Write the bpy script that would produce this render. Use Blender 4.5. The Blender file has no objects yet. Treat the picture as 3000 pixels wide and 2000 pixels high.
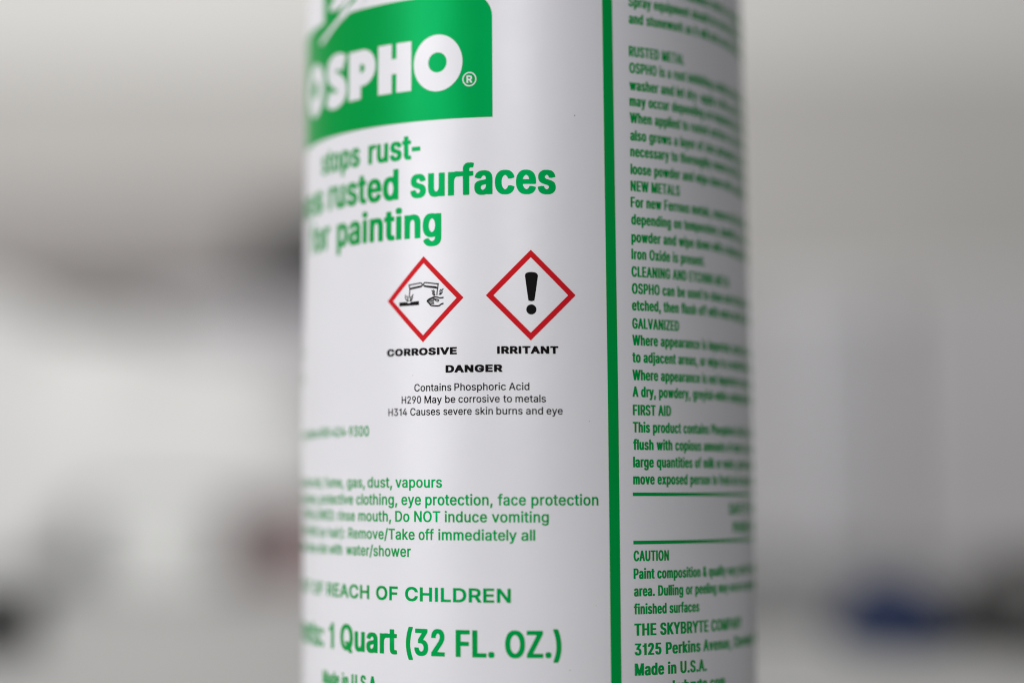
import bpy, bmesh, math, random
from mathutils import Vector, Matrix
random.seed(4)
C = bpy.context.scene.collection
scene = bpy.context.scene

# ------------------------------------------------------------------ camera, light, exposure
BASE = 0.061                       # height of the label's datum above the bench top (metres)
cam_d = bpy.data.cameras.new('camera')
cam = bpy.data.objects.new('camera', cam_d); C.objects.link(cam)
right = Vector((0.99993823, 0.00853957, -0.00711371))
up = Vector((0.00777014, -0.0794724, 0.99680678))
fwd = Vector((-0.00794696, 0.99680049, 0.07953385))
m = Matrix((right, up, -fwd)).transposed().to_4x4()
m.translation = Vector((0, -0.37547, BASE))
cam.matrix_world = m
cam_d.sensor_width = 36.0
cam_d.lens = 65.35
cam_d.clip_start = 0.02; cam_d.clip_end = 60
cam_d.dof.use_dof = True
cam_d.dof.focus_distance = 0.3335
cam_d.dof.aperture_fstop = 2.5
cam_d.dof.aperture_blades = 9
scene.camera = cam

world = bpy.data.worlds.new('World'); scene.world = world; world.use_nodes = True
bg = world.node_tree.nodes['Background']
bg.inputs[0].default_value = (0.93, 0.95, 1.0, 1); bg.inputs[1].default_value = 0.095

def area(name, loc, target, w, h, power, col=(1, 1, 1)):
    d = bpy.data.lights.new(name, 'AREA'); d.shape = 'RECTANGLE'; d.size = w; d.size_y = h
    d.energy = power; d.color = col
    o = bpy.data.objects.new(name, d); C.objects.link(o); o.location = loc
    o.rotation_euler = (Vector(target) - Vector(loc)).to_track_quat('-Z', 'Y').to_euler()
    return o
area('window_light', (-0.92, -0.78, 0.50), (0, 0, 0.09), 0.6, 0.9, 8.9, (1.0, 0.985, 1.0))
area('front_window_light', (-0.10, -1.45, 0.58), (0, 0, 0.10), 0.40, 0.7, 5.8, (1.0, 0.99, 1.0))
area('background_fill', (-0.75, 0.30, 1.75), (-0.2, 1.5, 0.1), 1.4, 0.8, 42.0, (1.0, 0.985, 0.96))  # added overhead fill that brightens the wall and things behind the bottle

scene.view_settings.view_transform = 'Standard'; scene.view_settings.look = 'None'
scene.view_settings.exposure = 0.0; scene.view_settings.gamma = 1.0
scene.view_settings.use_curve_mapping = False
scene.render.engine = 'CYCLES'
scene.cycles.use_denoising = True
try:
    scene.cycles.denoiser = 'OPENIMAGEDENOISE'
    scene.cycles.denoising_input_passes = 'RGB_ALBEDO_NORMAL'
    scene.cycles.denoising_prefilter = 'ACCURATE'
except Exception:
    pass
scene.cycles.max_bounces = 6
scene.cycles.use_adaptive_sampling = False
scene.cycles.filter_width = 1.1

# ------------------------------------------------------------------ materials
def mat(name, col, rough=0.5, spec=0.5, bump=0.0, bscale=40.0, var=0.0, vscale=6.0, metal=0.0, tint=None, rvar=0.0):
    M = bpy.data.materials.new(name); M.use_nodes = True
    nt = M.node_tree; b = nt.nodes['Principled BSDF']
    b.inputs['Base Color'].default_value = (*col, 1); b.inputs['Roughness'].default_value = rough
    b.inputs['Specular IOR Level'].default_value = spec; b.inputs['Metallic'].default_value = metal
    if tint: b.inputs['Specular Tint'].default_value = (*tint, 1)
    tc = nt.nodes.new('ShaderNodeTexCoord')
    if bump:
        n = nt.nodes.new('ShaderNodeTexNoise'); n.inputs['Scale'].default_value = bscale; n.inputs['Detail'].default_value = 3
        bp = nt.nodes.new('ShaderNodeBump'); bp.inputs['Strength'].default_value = bump; bp.inputs['Distance'].default_value = 0.001
        nt.links.new(tc.outputs['Object'], n.inputs['Vector']); nt.links.new(n.outputs['Fac'], bp.inputs['Height'])
        nt.links.new(bp.outputs['Normal'], b.inputs['Normal'])
    if rvar:
        n = nt.nodes.new('ShaderNodeTexNoise'); n.inputs['Scale'].default_value = 70; n.inputs['Detail'].default_value = 6
        r = nt.nodes.new('ShaderNodeMapRange'); r.inputs['To Min'].default_value = rough - rvar; r.inputs['To Max'].default_value = rough + rvar
        nt.links.new(tc.outputs['Object'], n.inputs['Vector']); nt.links.new(n.outputs['Fac'], r.inputs['Value']); nt.links.new(r.outputs['Result'], b.inputs['Roughness'])
    if var:
        n = nt.nodes.new('ShaderNodeTexNoise'); n.inputs['Scale'].default_value = vscale; n.inputs['Detail'].default_value = 4
        r = nt.nodes.new('ShaderNodeValToRGB')
        r.color_ramp.elements[0].position = 0.3; r.color_ramp.elements[1].position = 0.7
        r.color_ramp.elements[0].color = (*[c * (1 - var) for c in col], 1)
        r.color_ramp.elements[1].color = (*[min(1, c * (1 + var)) for c in col], 1)
        nt.links.new(tc.outputs['Object'], n.inputs['Vector']); nt.links.new(n.outputs['Fac'], r.inputs['Fac'])
        nt.links.new(r.outputs['Color'], b.inputs['Base Color'])
    return M
PRINT = dict(rvar=0.09, bump=0.16, bscale=45)      # the same faint waviness in plastic and print
WHITE = mat('white_bottle_plastic', (0.80, 0.795, 0.825), 0.38, 0.95, **PRINT)
INK = {'grn': mat('green_ink', (0.0, 0.31, 0.052), 0.38, 0.9, tint=(0.0, 1.0, 0.35), **PRINT),
       'blk': mat('black_ink', (0.006, 0.005, 0.005), 0.38, 0.04, **PRINT),
       'red': mat('red_ink', (0.60, 0.012, 0.020), 0.38, 0.5, tint=(1.0, 0.06, 0.05), **PRINT),
       'wht': mat('white_ink', (0.80, 0.795, 0.825), 0.38, 0.95, **PRINT)}

# ------------------------------------------------------------------ helpers
def mesh_obj(name, bm, material, parent=None, smooth=False):
    me = bpy.data.meshes.new(name); bm.to_mesh(me); bm.free(); me.materials.append(material)
    if smooth:
        for f in me.polygons: f.use_smooth = True
    o = bpy.data.objects.new(name, me); C.objects.link(o)
    if parent: o.parent = parent
    return o
def tag(o, label=None, cat=None, group=None, kind=None):
    for k, v in (('label', label), ('category', cat), ('group', group), ('kind', kind)):
        if v: o[k] = v
    return o
def thing(name, label, cat, loc, rz=0.0, group=None):
    o = bpy.data.objects.new(name, None); C.objects.link(o); o.location = loc; o.rotation_euler = (0, 0, rz)
    o.empty_display_size = 0.02
    return tag(o, label, cat, group)
def rbox(bm, x0, x1, y0, y1, z0, z1, r=0.004, seg=3):
    g = bmesh.ops.create_cube(bm, size=1.0)
    for v in g['verts']:
        v.co = Vector(((x0 + x1) / 2 + v.co.x * (x1 - x0), (y0 + y1) / 2 + v.co.y * (y1 - y0), (z0 + z1) / 2 + v.co.z * (z1 - z0)))
    if r:
        es = {e for v in g['verts'] for e in v.link_edges}
        bmesh.ops.bevel(bm, geom=list(es), offset=r, segments=seg, affect='EDGES', profile=0.5)
    return bm
def lathe(bm, prof, n=64, cx=0, cy=0):
    rings = []
    for r, z in prof:
        if r < 1e-6: rings.append([bm.verts.new((cx, cy, z))]); continue
        rings.append([bm.verts.new((cx + r * math.sin(2 * math.pi * i / n), cy - r * math.cos(2 * math.pi * i / n), z)) for i in range(n)])
    for a, b in zip(rings, rings[1:]):
        for i in range(n):
            j = (i + 1) % n
            if len(a) == 1 and len(b) == 1: continue
            if len(a) == 1: bm.faces.new((a[0], b[j], b[i]))
            elif len(b) == 1: bm.faces.new((a[i], a[j], b[0]))
            else: bm.faces.new((a[i], a[j], b[j], b[i]))
    bmesh.ops.recalc_face_normals(bm, faces=bm.faces)

# ------------------------------------------------------------------ setting: bench, wall
def sheet(x0, x1, y0, y1, z0, z1, r, m, name, label, cat=None, kind=None):
    bm = bmesh.new(); rbox(bm, x0, x1, y0, y1, z0, z1, r)
    return tag(mesh_obj(name, bm, m, smooth=False), label, cat, None, kind)
BENCH = mat('bench_laminate', (0.30, 0.30, 0.297), 0.45, 0.35, bump=0.05, bscale=300, var=0.05, vscale=9)
WALL = mat('wall_paint', (0.66, 0.655, 0.64), 0.8, 0.2, bump=0.1, bscale=60, var=0.03, vscale=2)
SHELF = mat('shelf_board', (0.34, 0.32, 0.315), 0.6, 0.3, var=0.10, vscale=5)
BLACK = mat('black_plastic', (0.012, 0.012, 0.012), 0.45, 0.4, bump=0.05, bscale=400)
sheet(-1.6, 1.6, -0.16, 1.94, -0.03, 0.0, 0.002, BENCH, 'workbench', 'pale grey laminate bench top the bottle stands on', 'bench')
sheet(-2.4, 2.4, 1.94, 2.02, -0.9, 2.0, 0.0, WALL, 'wall', 'plain pale grey painted wall behind the bench', None, 'structure')
sheet(-1.7, 0.13, 1.80, 1.924, 0.295, 0.415, 0.004, SHELF, 'wall_shelf', 'thick grey brown shelf board fixed along the wall', 'shelf')
sheet(-0.315, -0.12, 1.74, 1.798, 0.270, 0.385, 0.006, BLACK, 'socket_block', 'black socket block fixed to the front edge of the wall shelf', 'socket block')
sheet(-0.290, -0.205, 0.87, 1.20, 0.0, 0.05, 0.006, mat('pale_tray_plastic', (0.74, 0.745, 0.73), 0.5, 0.3, var=0.05), 'storage_tray', 'low pale plastic tray on the bench under the white sack', 'tray')
sheet(-0.197, -0.115, 0.90, 1.12, 0.0, 0.0495, 0.003, mat('red_carton', (0.36, 0.25, 0.25), 0.6, 0.3, var=0.1, vscale=20), 'small_carton', 'dull red carton on the bench between the pale tray and the bottle', 'carton')
# white sack slumped over the tray
SACK = mat('white_sack_film', (0.50, 0.50, 0.497), 0.6, 0.2)
bm = bmesh.new()
NX, NT = 60, 40
rows = []
for i in range(NX + 1):
    X = -0.66 + 0.54 * i / NX
    zc = 0.203 - 0.27 * (X + 0.383) + 0.006 * math.sin(23 * X) + 0.004 * math.sin(61 * X + 1)
    if X < -0.45: zc = 0.2211 - 0.2 * (X + 0.45) ** 2
    k = min(1, max(0, (X + 0.345) / 0.05)); zf = 0.0505 * k * k * (3 - 2 * k)
    e = min(1, (i / NX) / 0.12, (1 - i / NX) / 0.10); e = math.sqrt(max(0.0, 1 - (1 - e) ** 2))
    row = []
    for j in range(NT + 1):
        t_ = -1 + 2 * j / NT
        w = 0.155 * (0.75 + 0.25 * e)
        z = zf + 0.001 + (zc - zf) * (0.25 + 0.75 * e) * (1 - abs(t_) ** 2.2) * (1 + 0.03 * math.sin(9 * t_ + 17 * X))
        row.append(bm.verts.new((X, 1.03 + w * t_, z)))
    rows.append(row)
for a, b in zip(rows, rows[1:]):
    for j in range(NT): bm.faces.new((a[j], b[j], b[j + 1], a[j + 1]))
    bm.faces.new((a[0], a[NT], b[NT], b[0]))
bm.faces.new(rows[0]); bm.faces.new(rows[-1][::-1])
bmesh.ops.recalc_face_normals(bm, faces=bm.faces)
tag(mesh_obj('white_sack', bm, SACK, smooth=True), 'plump white sack slumped on the bench over the pale tray', 'sack')
bm = bmesh.new(); lathe(bm, [(0, 0), (0.030, 0), (0.032, 0.002), (0.032, 0.017), (0.030, 0.020), (0.025, 0.0205), (0.024, 0.019), (0, 0.019)], 48)
o = tag(mesh_obj('jar_lid', bm, BLACK, smooth=True), 'round black lid lying on the bench in front of the white sack', 'lid'); o.location = (-0.226, 0.365, 0)
sheet(0.185, 0.285, 1.08, 1.30, 0.0, 0.222, 0.012, mat('lilac_bin_plastic', (0.485, 0.48, 0.495), 0.45, 0.35, var=0.04), 'storage_bin', 'pale lilac grey plastic bin standing on the bench beside the dark cabinet', 'bin')
sheet(0.292, 0.62, 1.06, 1.40, 0.0, 0.225, 0.005, mat('grey_cabinet_paint', (0.46, 0.45, 0.455), 0.45, 0.4, var=0.04), 'bench_cabinet', 'mid grey steel cabinet on the bench right of the lilac bin', 'cabinet')
sheet(0.04, 0.75, 0.43, 1.04, 0.0005, 0.004, 0.001, mat('dark_grey_sheet', (0.14, 0.14, 0.142), 0.7, 0.3, bump=0.2, bscale=200), 'dark_bench_sheet', 'thin dark grey sheet lying on the right of the bench', 'mat')  # flat darker grey layer over the right part of the bench
# crumpled blue cloth and the black pouch beside it
def mound(x0, x1, y0, y1, h, p, seed, e=3):
    bm = bmesh.new(); N = 26; rows = []
    for i in range(N + 1):
        row = []
        for j in range(N + 1):
            a, b = -1 + 2 * i / N, -1 + 2 * j / N
            d_ = (abs(a) ** p + abs(b) ** p) ** (1 / p)
            q = max(abs(a), abs(b)); s_ = q / d_ if d_ > 1e-6 else 1
            z = 0.0006 + h * max(0, 1 - q ** e) * (1 + 0.10 * math.sin(6 * a + seed) * math.cos(5 * b + seed))
            row.append(bm.verts.new(((x0 + x1) / 2 + a * s_ * (x1 - x0) / 2, (y0 + y1) / 2 + b * s_ * (y1 - y0) / 2, z)))
        rows.append(row)
    for r0, r1 in zip(rows, rows[1:]):
        for j in range(N): bm.faces.new((r0[j], r1[j], r1[j + 1], r0[j + 1]))
    bm.faces.new([rows[i][0] for i in range(N + 1)] + [rows[N][j] for j in range(1, N + 1)] + [rows[i][N] for i in range(N - 1, -1, -1)] + [rows[0][j] for j in range(N - 1, 0, -1)])
    bmesh.ops.recalc_face_normals(bm, faces=bm.faces)
    return bm
tag(mesh_obj('blue_cloth', mound(0.120, 0.168, 0.315, 0.42, 0.024, 3, 1.0), mat('navy_cloth', (0.014, 0.021, 0.050), 0.9, 0.1, bump=0.4, bscale=500, var=0.15, vscale=30), smooth=True), 'crumpled navy blue cloth on the bench beside the black pouch', 'cloth')
tag(mesh_obj('tool_pouch', mound(0.168, 0.30, 0.30, 0.42, 0.034, 5, 2.0, 7), BLACK, smooth=True), 'black tool pouch lying on the bench right of the blue cloth', 'pouch')
sheet(-0.345, -0.11, 1.36, 1.52, 0.0, 0.236, 0.006, mat('mauve_carton', (0.43, 0.415, 0.44), 0.6, 0.3, var=0.04), 'storage_carton', 'mauve grey carton standing on the bench behind the white sack', 'carton')
sheet(-1.9, 1.9, 1.925, 1.9395, 0.0003, 0.60, 0.001, mat('wall_shade_tone', (0.50, 0.49, 0.475), 0.7, 0.2, var=0.03, vscale=3), 'wall_shade_panel', 'added grey panel that shades the lower wall above the bench', None, 'structure')  # added panel; its darker colour stands in for the wall fading into shade


# ------------------------------------------------------------------ the bottle
R = 45.0                            # body radius, mm
SKEW = -0.00786563                  # the print runs very slightly off square to the bottle
MM = 0.001
bottle = thing('plastic_bottle', 'white round plastic bottle with green printing and two red hazard diamonds, standing sharp in front', 'bottle', (0, 0, 0))
prof = [(0, 0.0015), (39, 0), (42.5, 0.8), (44.4, 2.6), (45, 5.5), (45, 40), (45, 76), (44.56, 120), (44.08, 168), (43.6, 174), (41.5, 180), (36, 185.5),
        (28, 190), (20, 193), (16.5, 196), (15.8, 200), (15.8, 216), (0, 216)]
bm = bmesh.new(); lathe(bm, [(r * MM, z * MM) for r, z in prof], 384)
body = mesh_obj('bottle_body', bm, WHITE, bottle, smooth=True)

def body_radius(z):                 # the wall draws in very slightly towards the shoulder
    return R - 0.010 * max(0.0, z + 61 - 76)
def wrap(me_or_bm, lift):
    """bend a flat sheet in label millimetres (u, z) round the bottle, cutting it finely first"""
    bm = me_or_bm
    step = 0.9
    bmesh.ops.triangulate(bm, faces=bm.faces[:])
    out = bmesh.new(); seen = {}
    def vert(x, y):
        k = (round(x, 4), round(y, 4))
        if k not in seen: seen[k] = out.verts.new((x, y, 0))
        return seen[k]
    def cut(poly, x, keep_left):
        res = []
        for (ax, ay), (bx, by) in zip(poly, poly[1:] + poly[:1]):
            ain = ax <= x if keep_left else ax >= x
            bin_ = bx <= x if keep_left else bx >= x
            if ain: res.append((ax, ay))
            if ain != bin_ and ax != bx:
                t = (x - ax) / (bx - ax); res.append((x, ay + t * (by - ay)))
        return res
    for f in bm.faces:
        tri = [(v.co.x, v.co.y) for v in f.verts]
        k = math.floor(min(p[0] for p in tri) / step) + 1
        rest = tri
        pieces = []
        while rest and k * step < max(p[0] for p in tri):
            pieces.append(cut(rest, k * step, True)); rest = cut(rest, k * step, False); k += 1
        pieces.append(rest)
        for pc in pieces:
            vs = []
            for q in pc:
                v = vert(*q)
                if v not in vs: vs.append(v)
            if len(vs) > 2:
                try: out.faces.new(vs)
                except ValueError: pass
    bm.free(); bm = out
    for v in bm.verts:
        u, z = v.co.x, v.co.y + SKEW * v.co.x
        th = u / R
        rr = (body_radius(z) + lift) * MM
        v.co = Vector((rr * math.sin(th), -rr * math.cos(th), z * MM + BASE))
    for f in bm.faces:
        c = f.calc_center_median(); f.normal_update()
        if f.normal.x * c.x + f.normal.y * c.y < 0: f.normal_flip()
    return bm
def flat(bm, pts, holes=()):
    """fill an outline (with holes) in label millimetres"""
    edges = []
    for loop in (pts, *holes):
        vs = [bm.verts.new((x, y, 0)) for x, y in loop]
        edges += [bm.edges.new((vs[i], vs[(i + 1) % len(vs)])) for i in range(len(vs))]
    bmesh.ops.triangle_fill(bm, use_beauty=True, use_dissolve=False, edges=edges, normal=(0, 0, 1))
def stroke(bm, pts, w, taper=False):
    n = len(pts)
    L, Rr = [], []
    for i, p in enumerate(pts):
        a = Vector(pts[max(0, i - 1)]); b = Vector(pts[min(n - 1, i + 1)])
        d = (b - a).normalized(); q = Vector((-d.y, d.x))
        h = w / 2
        L.append(bm.verts.new((p[0] + q.x * h, p[1] + q.y * h, 0))); Rr.append(bm.verts.new((p[0] - q.x * h, p[1] - q.y * h, 0)))
    for i in range(n - 1): bm.faces.new((L[i], Rr[i], Rr[i + 1], L[i + 1]))
def smooth_path(pts, n=5):
    out = []
    P = [pts[0]] + list(pts) + [pts[-1]]
    for i in range(1, len(P) - 2):
        for k in range(n):
            t = k / n
            out.append(tuple(0.5 * ((2 * P[i][j]) + (-P[i - 1][j] + P[i + 1][j]) * t + (2 * P[i - 1][j] - 5 * P[i][j] + 4 * P[i + 1][j] - P[i + 2][j]) * t * t
                       + (-P[i - 1][j] + 3 * P[i][j] - 3 * P[i + 1][j] + P[i + 2][j]) * t ** 3) for j in (0, 1)))
    out.append(tuple(pts[-1]))
    return out
def ellipse(cx, cy, rx, ry, n=64, rot=0.0):
    return [(cx + rx * math.cos(2 * math.pi * i / n) , cy + ry * math.sin(2 * math.pi * i / n)) for i in range(n)]
def printed(name, bm, ink, lift, parent, label=None):
    o = mesh_obj(name, wrap(bm, lift), INK[ink], parent, smooth=True)
    if label: o['label'] = label
    return o

LINES = [
    ('headline_text', 60.171, 4.675, 0.19, 0.155, 'grn', [('stops', -48.466, -34.532), ('rust-', -32.184, -20.002)], '', ''),
    ('headline_text', 52.965, 5.705, 0.19, 0.155, 'grn', [('es', -58.935, -47.593), ('rusted', -45.106, -24.73), ('surfaces', -22.111, 5.475)], 'prim', ''),
    ('headline_text', 45.528, 5.752, 0.19, 0.155, 'grn', [('or', -51.931, -44.517), ('painting', -41.733, -15.731)], 'f', ''),
    ('warning_text', 24.189, 1.32, 0.27, 0.2, 'blk', [('CORROSIVE', -27.23, -12.748)], '', ''),
    ('warning_text', 24.168, 1.367, 0.3, 0.21, 'blk', [('IRRITANT', -5.345, 5.644)], '', ''),
    ('warning_text', 20.933, 1.341, 0.3, 0.21, 'blk', [('DANGER', -14.912, -4.386)], '', ''),
    ('warning_text', 17.675, 1.338, 0.125, 0.11, 'blk', [('Contains', -21.174, -13.815), ('Phosphoric', -13.232, -3.796), ('Acid', -3.247, 0.402)], '', ''),
    ('warning_text', 15.512, 1.337, 0.125, 0.11, 'blk', [('H290', -23.853, -19.769), ('May be', -19.08, -13.049), ('corrosive', -12.47, -4.912), ('to', -4.3, -2.714), ('metals', -2.106, 3.333)], '', ''),
    ('warning_text', 13.346, 1.337, 0.125, 0.11, 'blk', [('H314', -26.857, -22.677), ('Causes', -22.022, -16.005), ('severe', -15.342, -10.005), ('skin', -9.378, -6.153), ('burns', -5.539, -0.846), ('and', -0.239, 2.797), ('eye', 3.406, 6.312)], '', ''),
    ('safety_text', 9.788, 1.882, 0.145, 0.125, 'grn', [('800-424-', -48.139, -37.596), ('9300', -37.176, -31.625)], 'Emergency phone ', ''),
    ('safety_text', 0.38, 1.948, 0.145, 0.125, 'grn', [('gas,', -37.81, -32.714), ('dust,', -31.994, -26.026), ('vapours', -25.294, -15.665)], 'Do not breathe mist, fume, ', ''),
    ('safety_text', -2.752, 1.998, 0.145, 0.125, 'grn', [('clothing,', -35.067, -24.884), ('eye', -23.982, -19.843), ('protection,', -18.978, -6.286), ('face', -5.399, -0.363), ('protection', 0.574, 12.681)], 'Wear gloves, protective ', ''),
    ('safety_text', -5.751, 1.956, 0.145, 0.125, 'grn', [('rinse', -40.841, -35.461), ('mouth,', -34.491, -26.275), ('Do NOT', -25.349, -16.023), ('induce', -15.166, -7.319), ('vomiting', -6.459, 3.666)], 'IF SWALLOWED: ', ''),
    ('safety_text', -8.954, 1.952, 0.145, 0.125, 'grn', [('Remove/Take', -37.389, -21.166), ('off', -20.355, -17.304), ('immediately', -16.435, -2.042), ('all', -1.256, 1.219)], 'IF ON SKIN (or hair): ', ''),
    ('safety_text', -12.026, 1.982, 0.145, 0.125, 'grn', [('with', -43.872, -39.338), ('water/shower', -38.131, -21.961)], 'clothes. Rinse skin ', ''),
    ('caution_heading', -19.864, 2.511, 0.2, 0.165, 'grn', [('REACH', -44.968, -31.58), ('OF', -29.862, -24.818), ('CHILDREN', -23.22, -3.148)], 'KEEP OUT OF ', ''),
    ('volume_text', -29.459, 4.762, 0.185, 0.155, 'grn', [('1 Quart', -44.116, -24.958), ('(32', -23.067, -15.243), ('FL.', -13.209, -6.122), ('OZ.)', -4.242, 5.728)], 'Contents: ', ''),
    ('origin_text', -36.236, 2.566, 0.18, 0.15, 'grn', [('Made in U.S.A.', -46.716, -29.225)], '', ''),
    ('safety_text', 25.9, 1.7, 0.16, 0.14, 'grn', [('line', -63.2, -60.1)], 'Medical emergency ', ''),
    ('safety_text', 21.1, 1.7, 0.16, 0.14, 'grn', [('ing', -62.6, -60.0)], 'Protect from freez', ''),
    ('directions_text', 91.645, 1.983, 0.195, 0.15, 'grn', [('Do not use on', 20.045, 32.863)], '', ' stainless steel or on plated metal parts.'),
    ('directions_text', 88.426, 1.979, 0.195, 0.15, 'grn', [('Spray equipment', 20.072, 34.995)], '', ' should be rinsed well with water after use.'),
    ('directions_text', 85.225, 1.976, 0.195, 0.15, 'grn', [('and stonework', 20.099, 33.144)], '', ' as it will etch and stain the surface badly.'),
    ('directions_text', 79.092, 1.97, 0.195, 0.15, 'grn', [('RUSTED METAL', 20.014, 33.207)], '', ''),
    ('directions_text', 76.008, 1.967, 0.195, 0.15, 'grn', [('OSPHO is a rust', 20.042, 33.553)], '', ' inhibiting coating. Remove loose rust with'),
    ('directions_text', 72.814, 1.964, 0.195, 0.15, 'grn', [('washer and', 19.998, 30.236)], '', ' let dry- apply a thin coat of the liquid. Drying'),
    ('directions_text', 69.872, 1.961, 0.195, 0.15, 'grn', [('may occur', 19.957, 29.072)], '', ' depending on temperature and on humidity.'),
    ('directions_text', 66.745, 1.958, 0.195, 0.15, 'grn', [('When applied', 19.957, 31.672)], '', ' to rusted surfaces, it turns the rust hard'),
    ('directions_text', 63.497, 1.955, 0.195, 0.15, 'grn', [('also grows', 19.975, 29.406)], '', ' a layer of zinc phosphate on galvanized iron.'),
    ('directions_text', 60.525, 1.952, 0.195, 0.15, 'grn', [('necessary', 19.934, 28.73)], '', ' to thoroughly remove all the dry powder first'),
    ('directions_text', 57.268, 1.948, 0.195, 0.15, 'grn', [('loose powder', 19.924, 31.477)], '', ' and wipe down with a damp cloth or sponge.'),
    ('directions_text', 54.161, 1.945, 0.195, 0.15, 'grn', [('NEW METALS', 19.881, 31.262)], '', ''),
    ('directions_text', 51.183, 1.942, 0.195, 0.15, 'grn', [('For new Ferrous', 19.84, 33.755)], '', ' metals, remove the oil and mill scale, then'),
    ('directions_text', 48.023, 1.939, 0.195, 0.15, 'grn', [('depending', 19.908, 28.871)], '', ' on temperature, humidity. Let dry overnight.'),
    ('directions_text', 44.8, 1.936, 0.195, 0.15, 'grn', [('powder and', 19.864, 30.032)], '', ' wipe down with a damp cloth until no more'),
    ('directions_text', 41.675, 1.933, 0.195, 0.15, 'grn', [('Iron Oxide is present.', 19.82, 37.947)], '', ''),
    ('directions_text', 38.48, 1.93, 0.195, 0.15, 'grn', [('CLEANING AND', 19.776, 32.594)], '', ' ETCHING METAL'),
    ('directions_text', 35.383, 1.927, 0.195, 0.15, 'grn', [('OSPHO can be', 19.789, 32.075)], '', ' used to clean and etch metal. Once it is'),
    ('directions_text', 32.354, 1.924, 0.195, 0.15, 'grn', [('etched, then', 19.747, 30.344)], '', ' flush off with water and let the metal dry.'),
    ('directions_text', 29.044, 1.921, 0.195, 0.15, 'grn', [('GALVANIZED', 19.743, 30.321)], '', ''),
    ('directions_text', 26.012, 1.918, 0.195, 0.15, 'grn', [('Where appearance', 19.701, 35.845)], '', ' is important, wipe all runs and drips'),
    ('directions_text', 22.923, 1.915, 0.195, 0.15, 'grn', [('to adjacent areas,', 19.658, 35.117)], '', ' or wipe to a neutral finish before it dries.'),
    ('directions_text', 19.715, 1.912, 0.195, 0.15, 'grn', [('Where appearance', 19.613, 35.69)], '', ' is not important a second coat will do.'),
    ('directions_text', 16.697, 1.909, 0.195, 0.15, 'grn', [('A dry, powdery,', 19.571, 32.896)], '', ' greyish-white coating will then be seen.'),
    ('directions_text', 13.402, 1.905, 0.195, 0.15, 'grn', [('FIRST AID', 19.574, 27.942)], '', ''),
    ('directions_text', 10.308, 1.902, 0.195, 0.15, 'grn', [('This product', 19.531, 30.342)], '', ' contains Phosphoric Acid. In case of contact'),
    ('directions_text', 7.182, 1.899, 0.195, 0.15, 'grn', [('flush with', 19.557, 28.151)], '', ' copious amounts of water. If taken by mouth'),
    ('directions_text', 4.061, 1.896, 0.195, 0.15, 'grn', [('large quantities', 19.514, 33.167)], '', ' of milk or water, get medical attention now.'),
    ('directions_text', 1.006, 1.893, 0.195, 0.15, 'grn', [('move exposed', 19.471, 31.794)], '', ' person to fresh air at once and keep warm.'),
    ('directions_text', -12.682, 1.88, 0.195, 0.15, 'grn', [('CAUTION', 19.371, 26.991)], '', ''),
    ('directions_text', -15.832, 1.877, 0.195, 0.15, 'grn', [('Paint composition &', 19.327, 36.748)], '', ' quality vary; test it in a small hidden'),
    ('directions_text', -18.916, 1.874, 0.195, 0.15, 'grn', [('area. Dulling or', 19.353, 32.749)], '', ' peeling may occur on some old or painted'),
    ('directions_text', -22.098, 1.871, 0.195, 0.15, 'grn', [('finished surfaces', 19.308, 34.434)], '', ''),
    ('maker_text', -25.889, 2.169, 0.195, 0.15, 'grn', [('THE SKYBRYTE', 19.324, 36.967)], '', ' COMPANY'),
    ('maker_text', -29.342, 2.105, 0.195, 0.15, 'grn', [('3125 Perkins', 19.345, 34.594)], '', ' Avenue, Cleveland, Ohio'),
    ('maker_text', -32.921, 2.161, 0.195, 0.15, 'grn', [('Made in U.S.A.', 19.336, 36.31)], '', ''),
    ('maker_text', -36.183, 2.097, 0.195, 0.15, 'grn', [('www.skybryte.com', 19.318, 42.076)], '', ''),
    ('notice_text', -4.521, 2.118, 0.195, 0.15, 'grn', [('SAFE', 44.643, 51.549)], '', 'TY DATA ON REQUEST'),
    ('notice_text', -8.001, 2.12, 0.195, 0.15, 'grn', [('PHO', 46.263, 51.567)], '', 'NE FOR DETAILS'),
]
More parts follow.
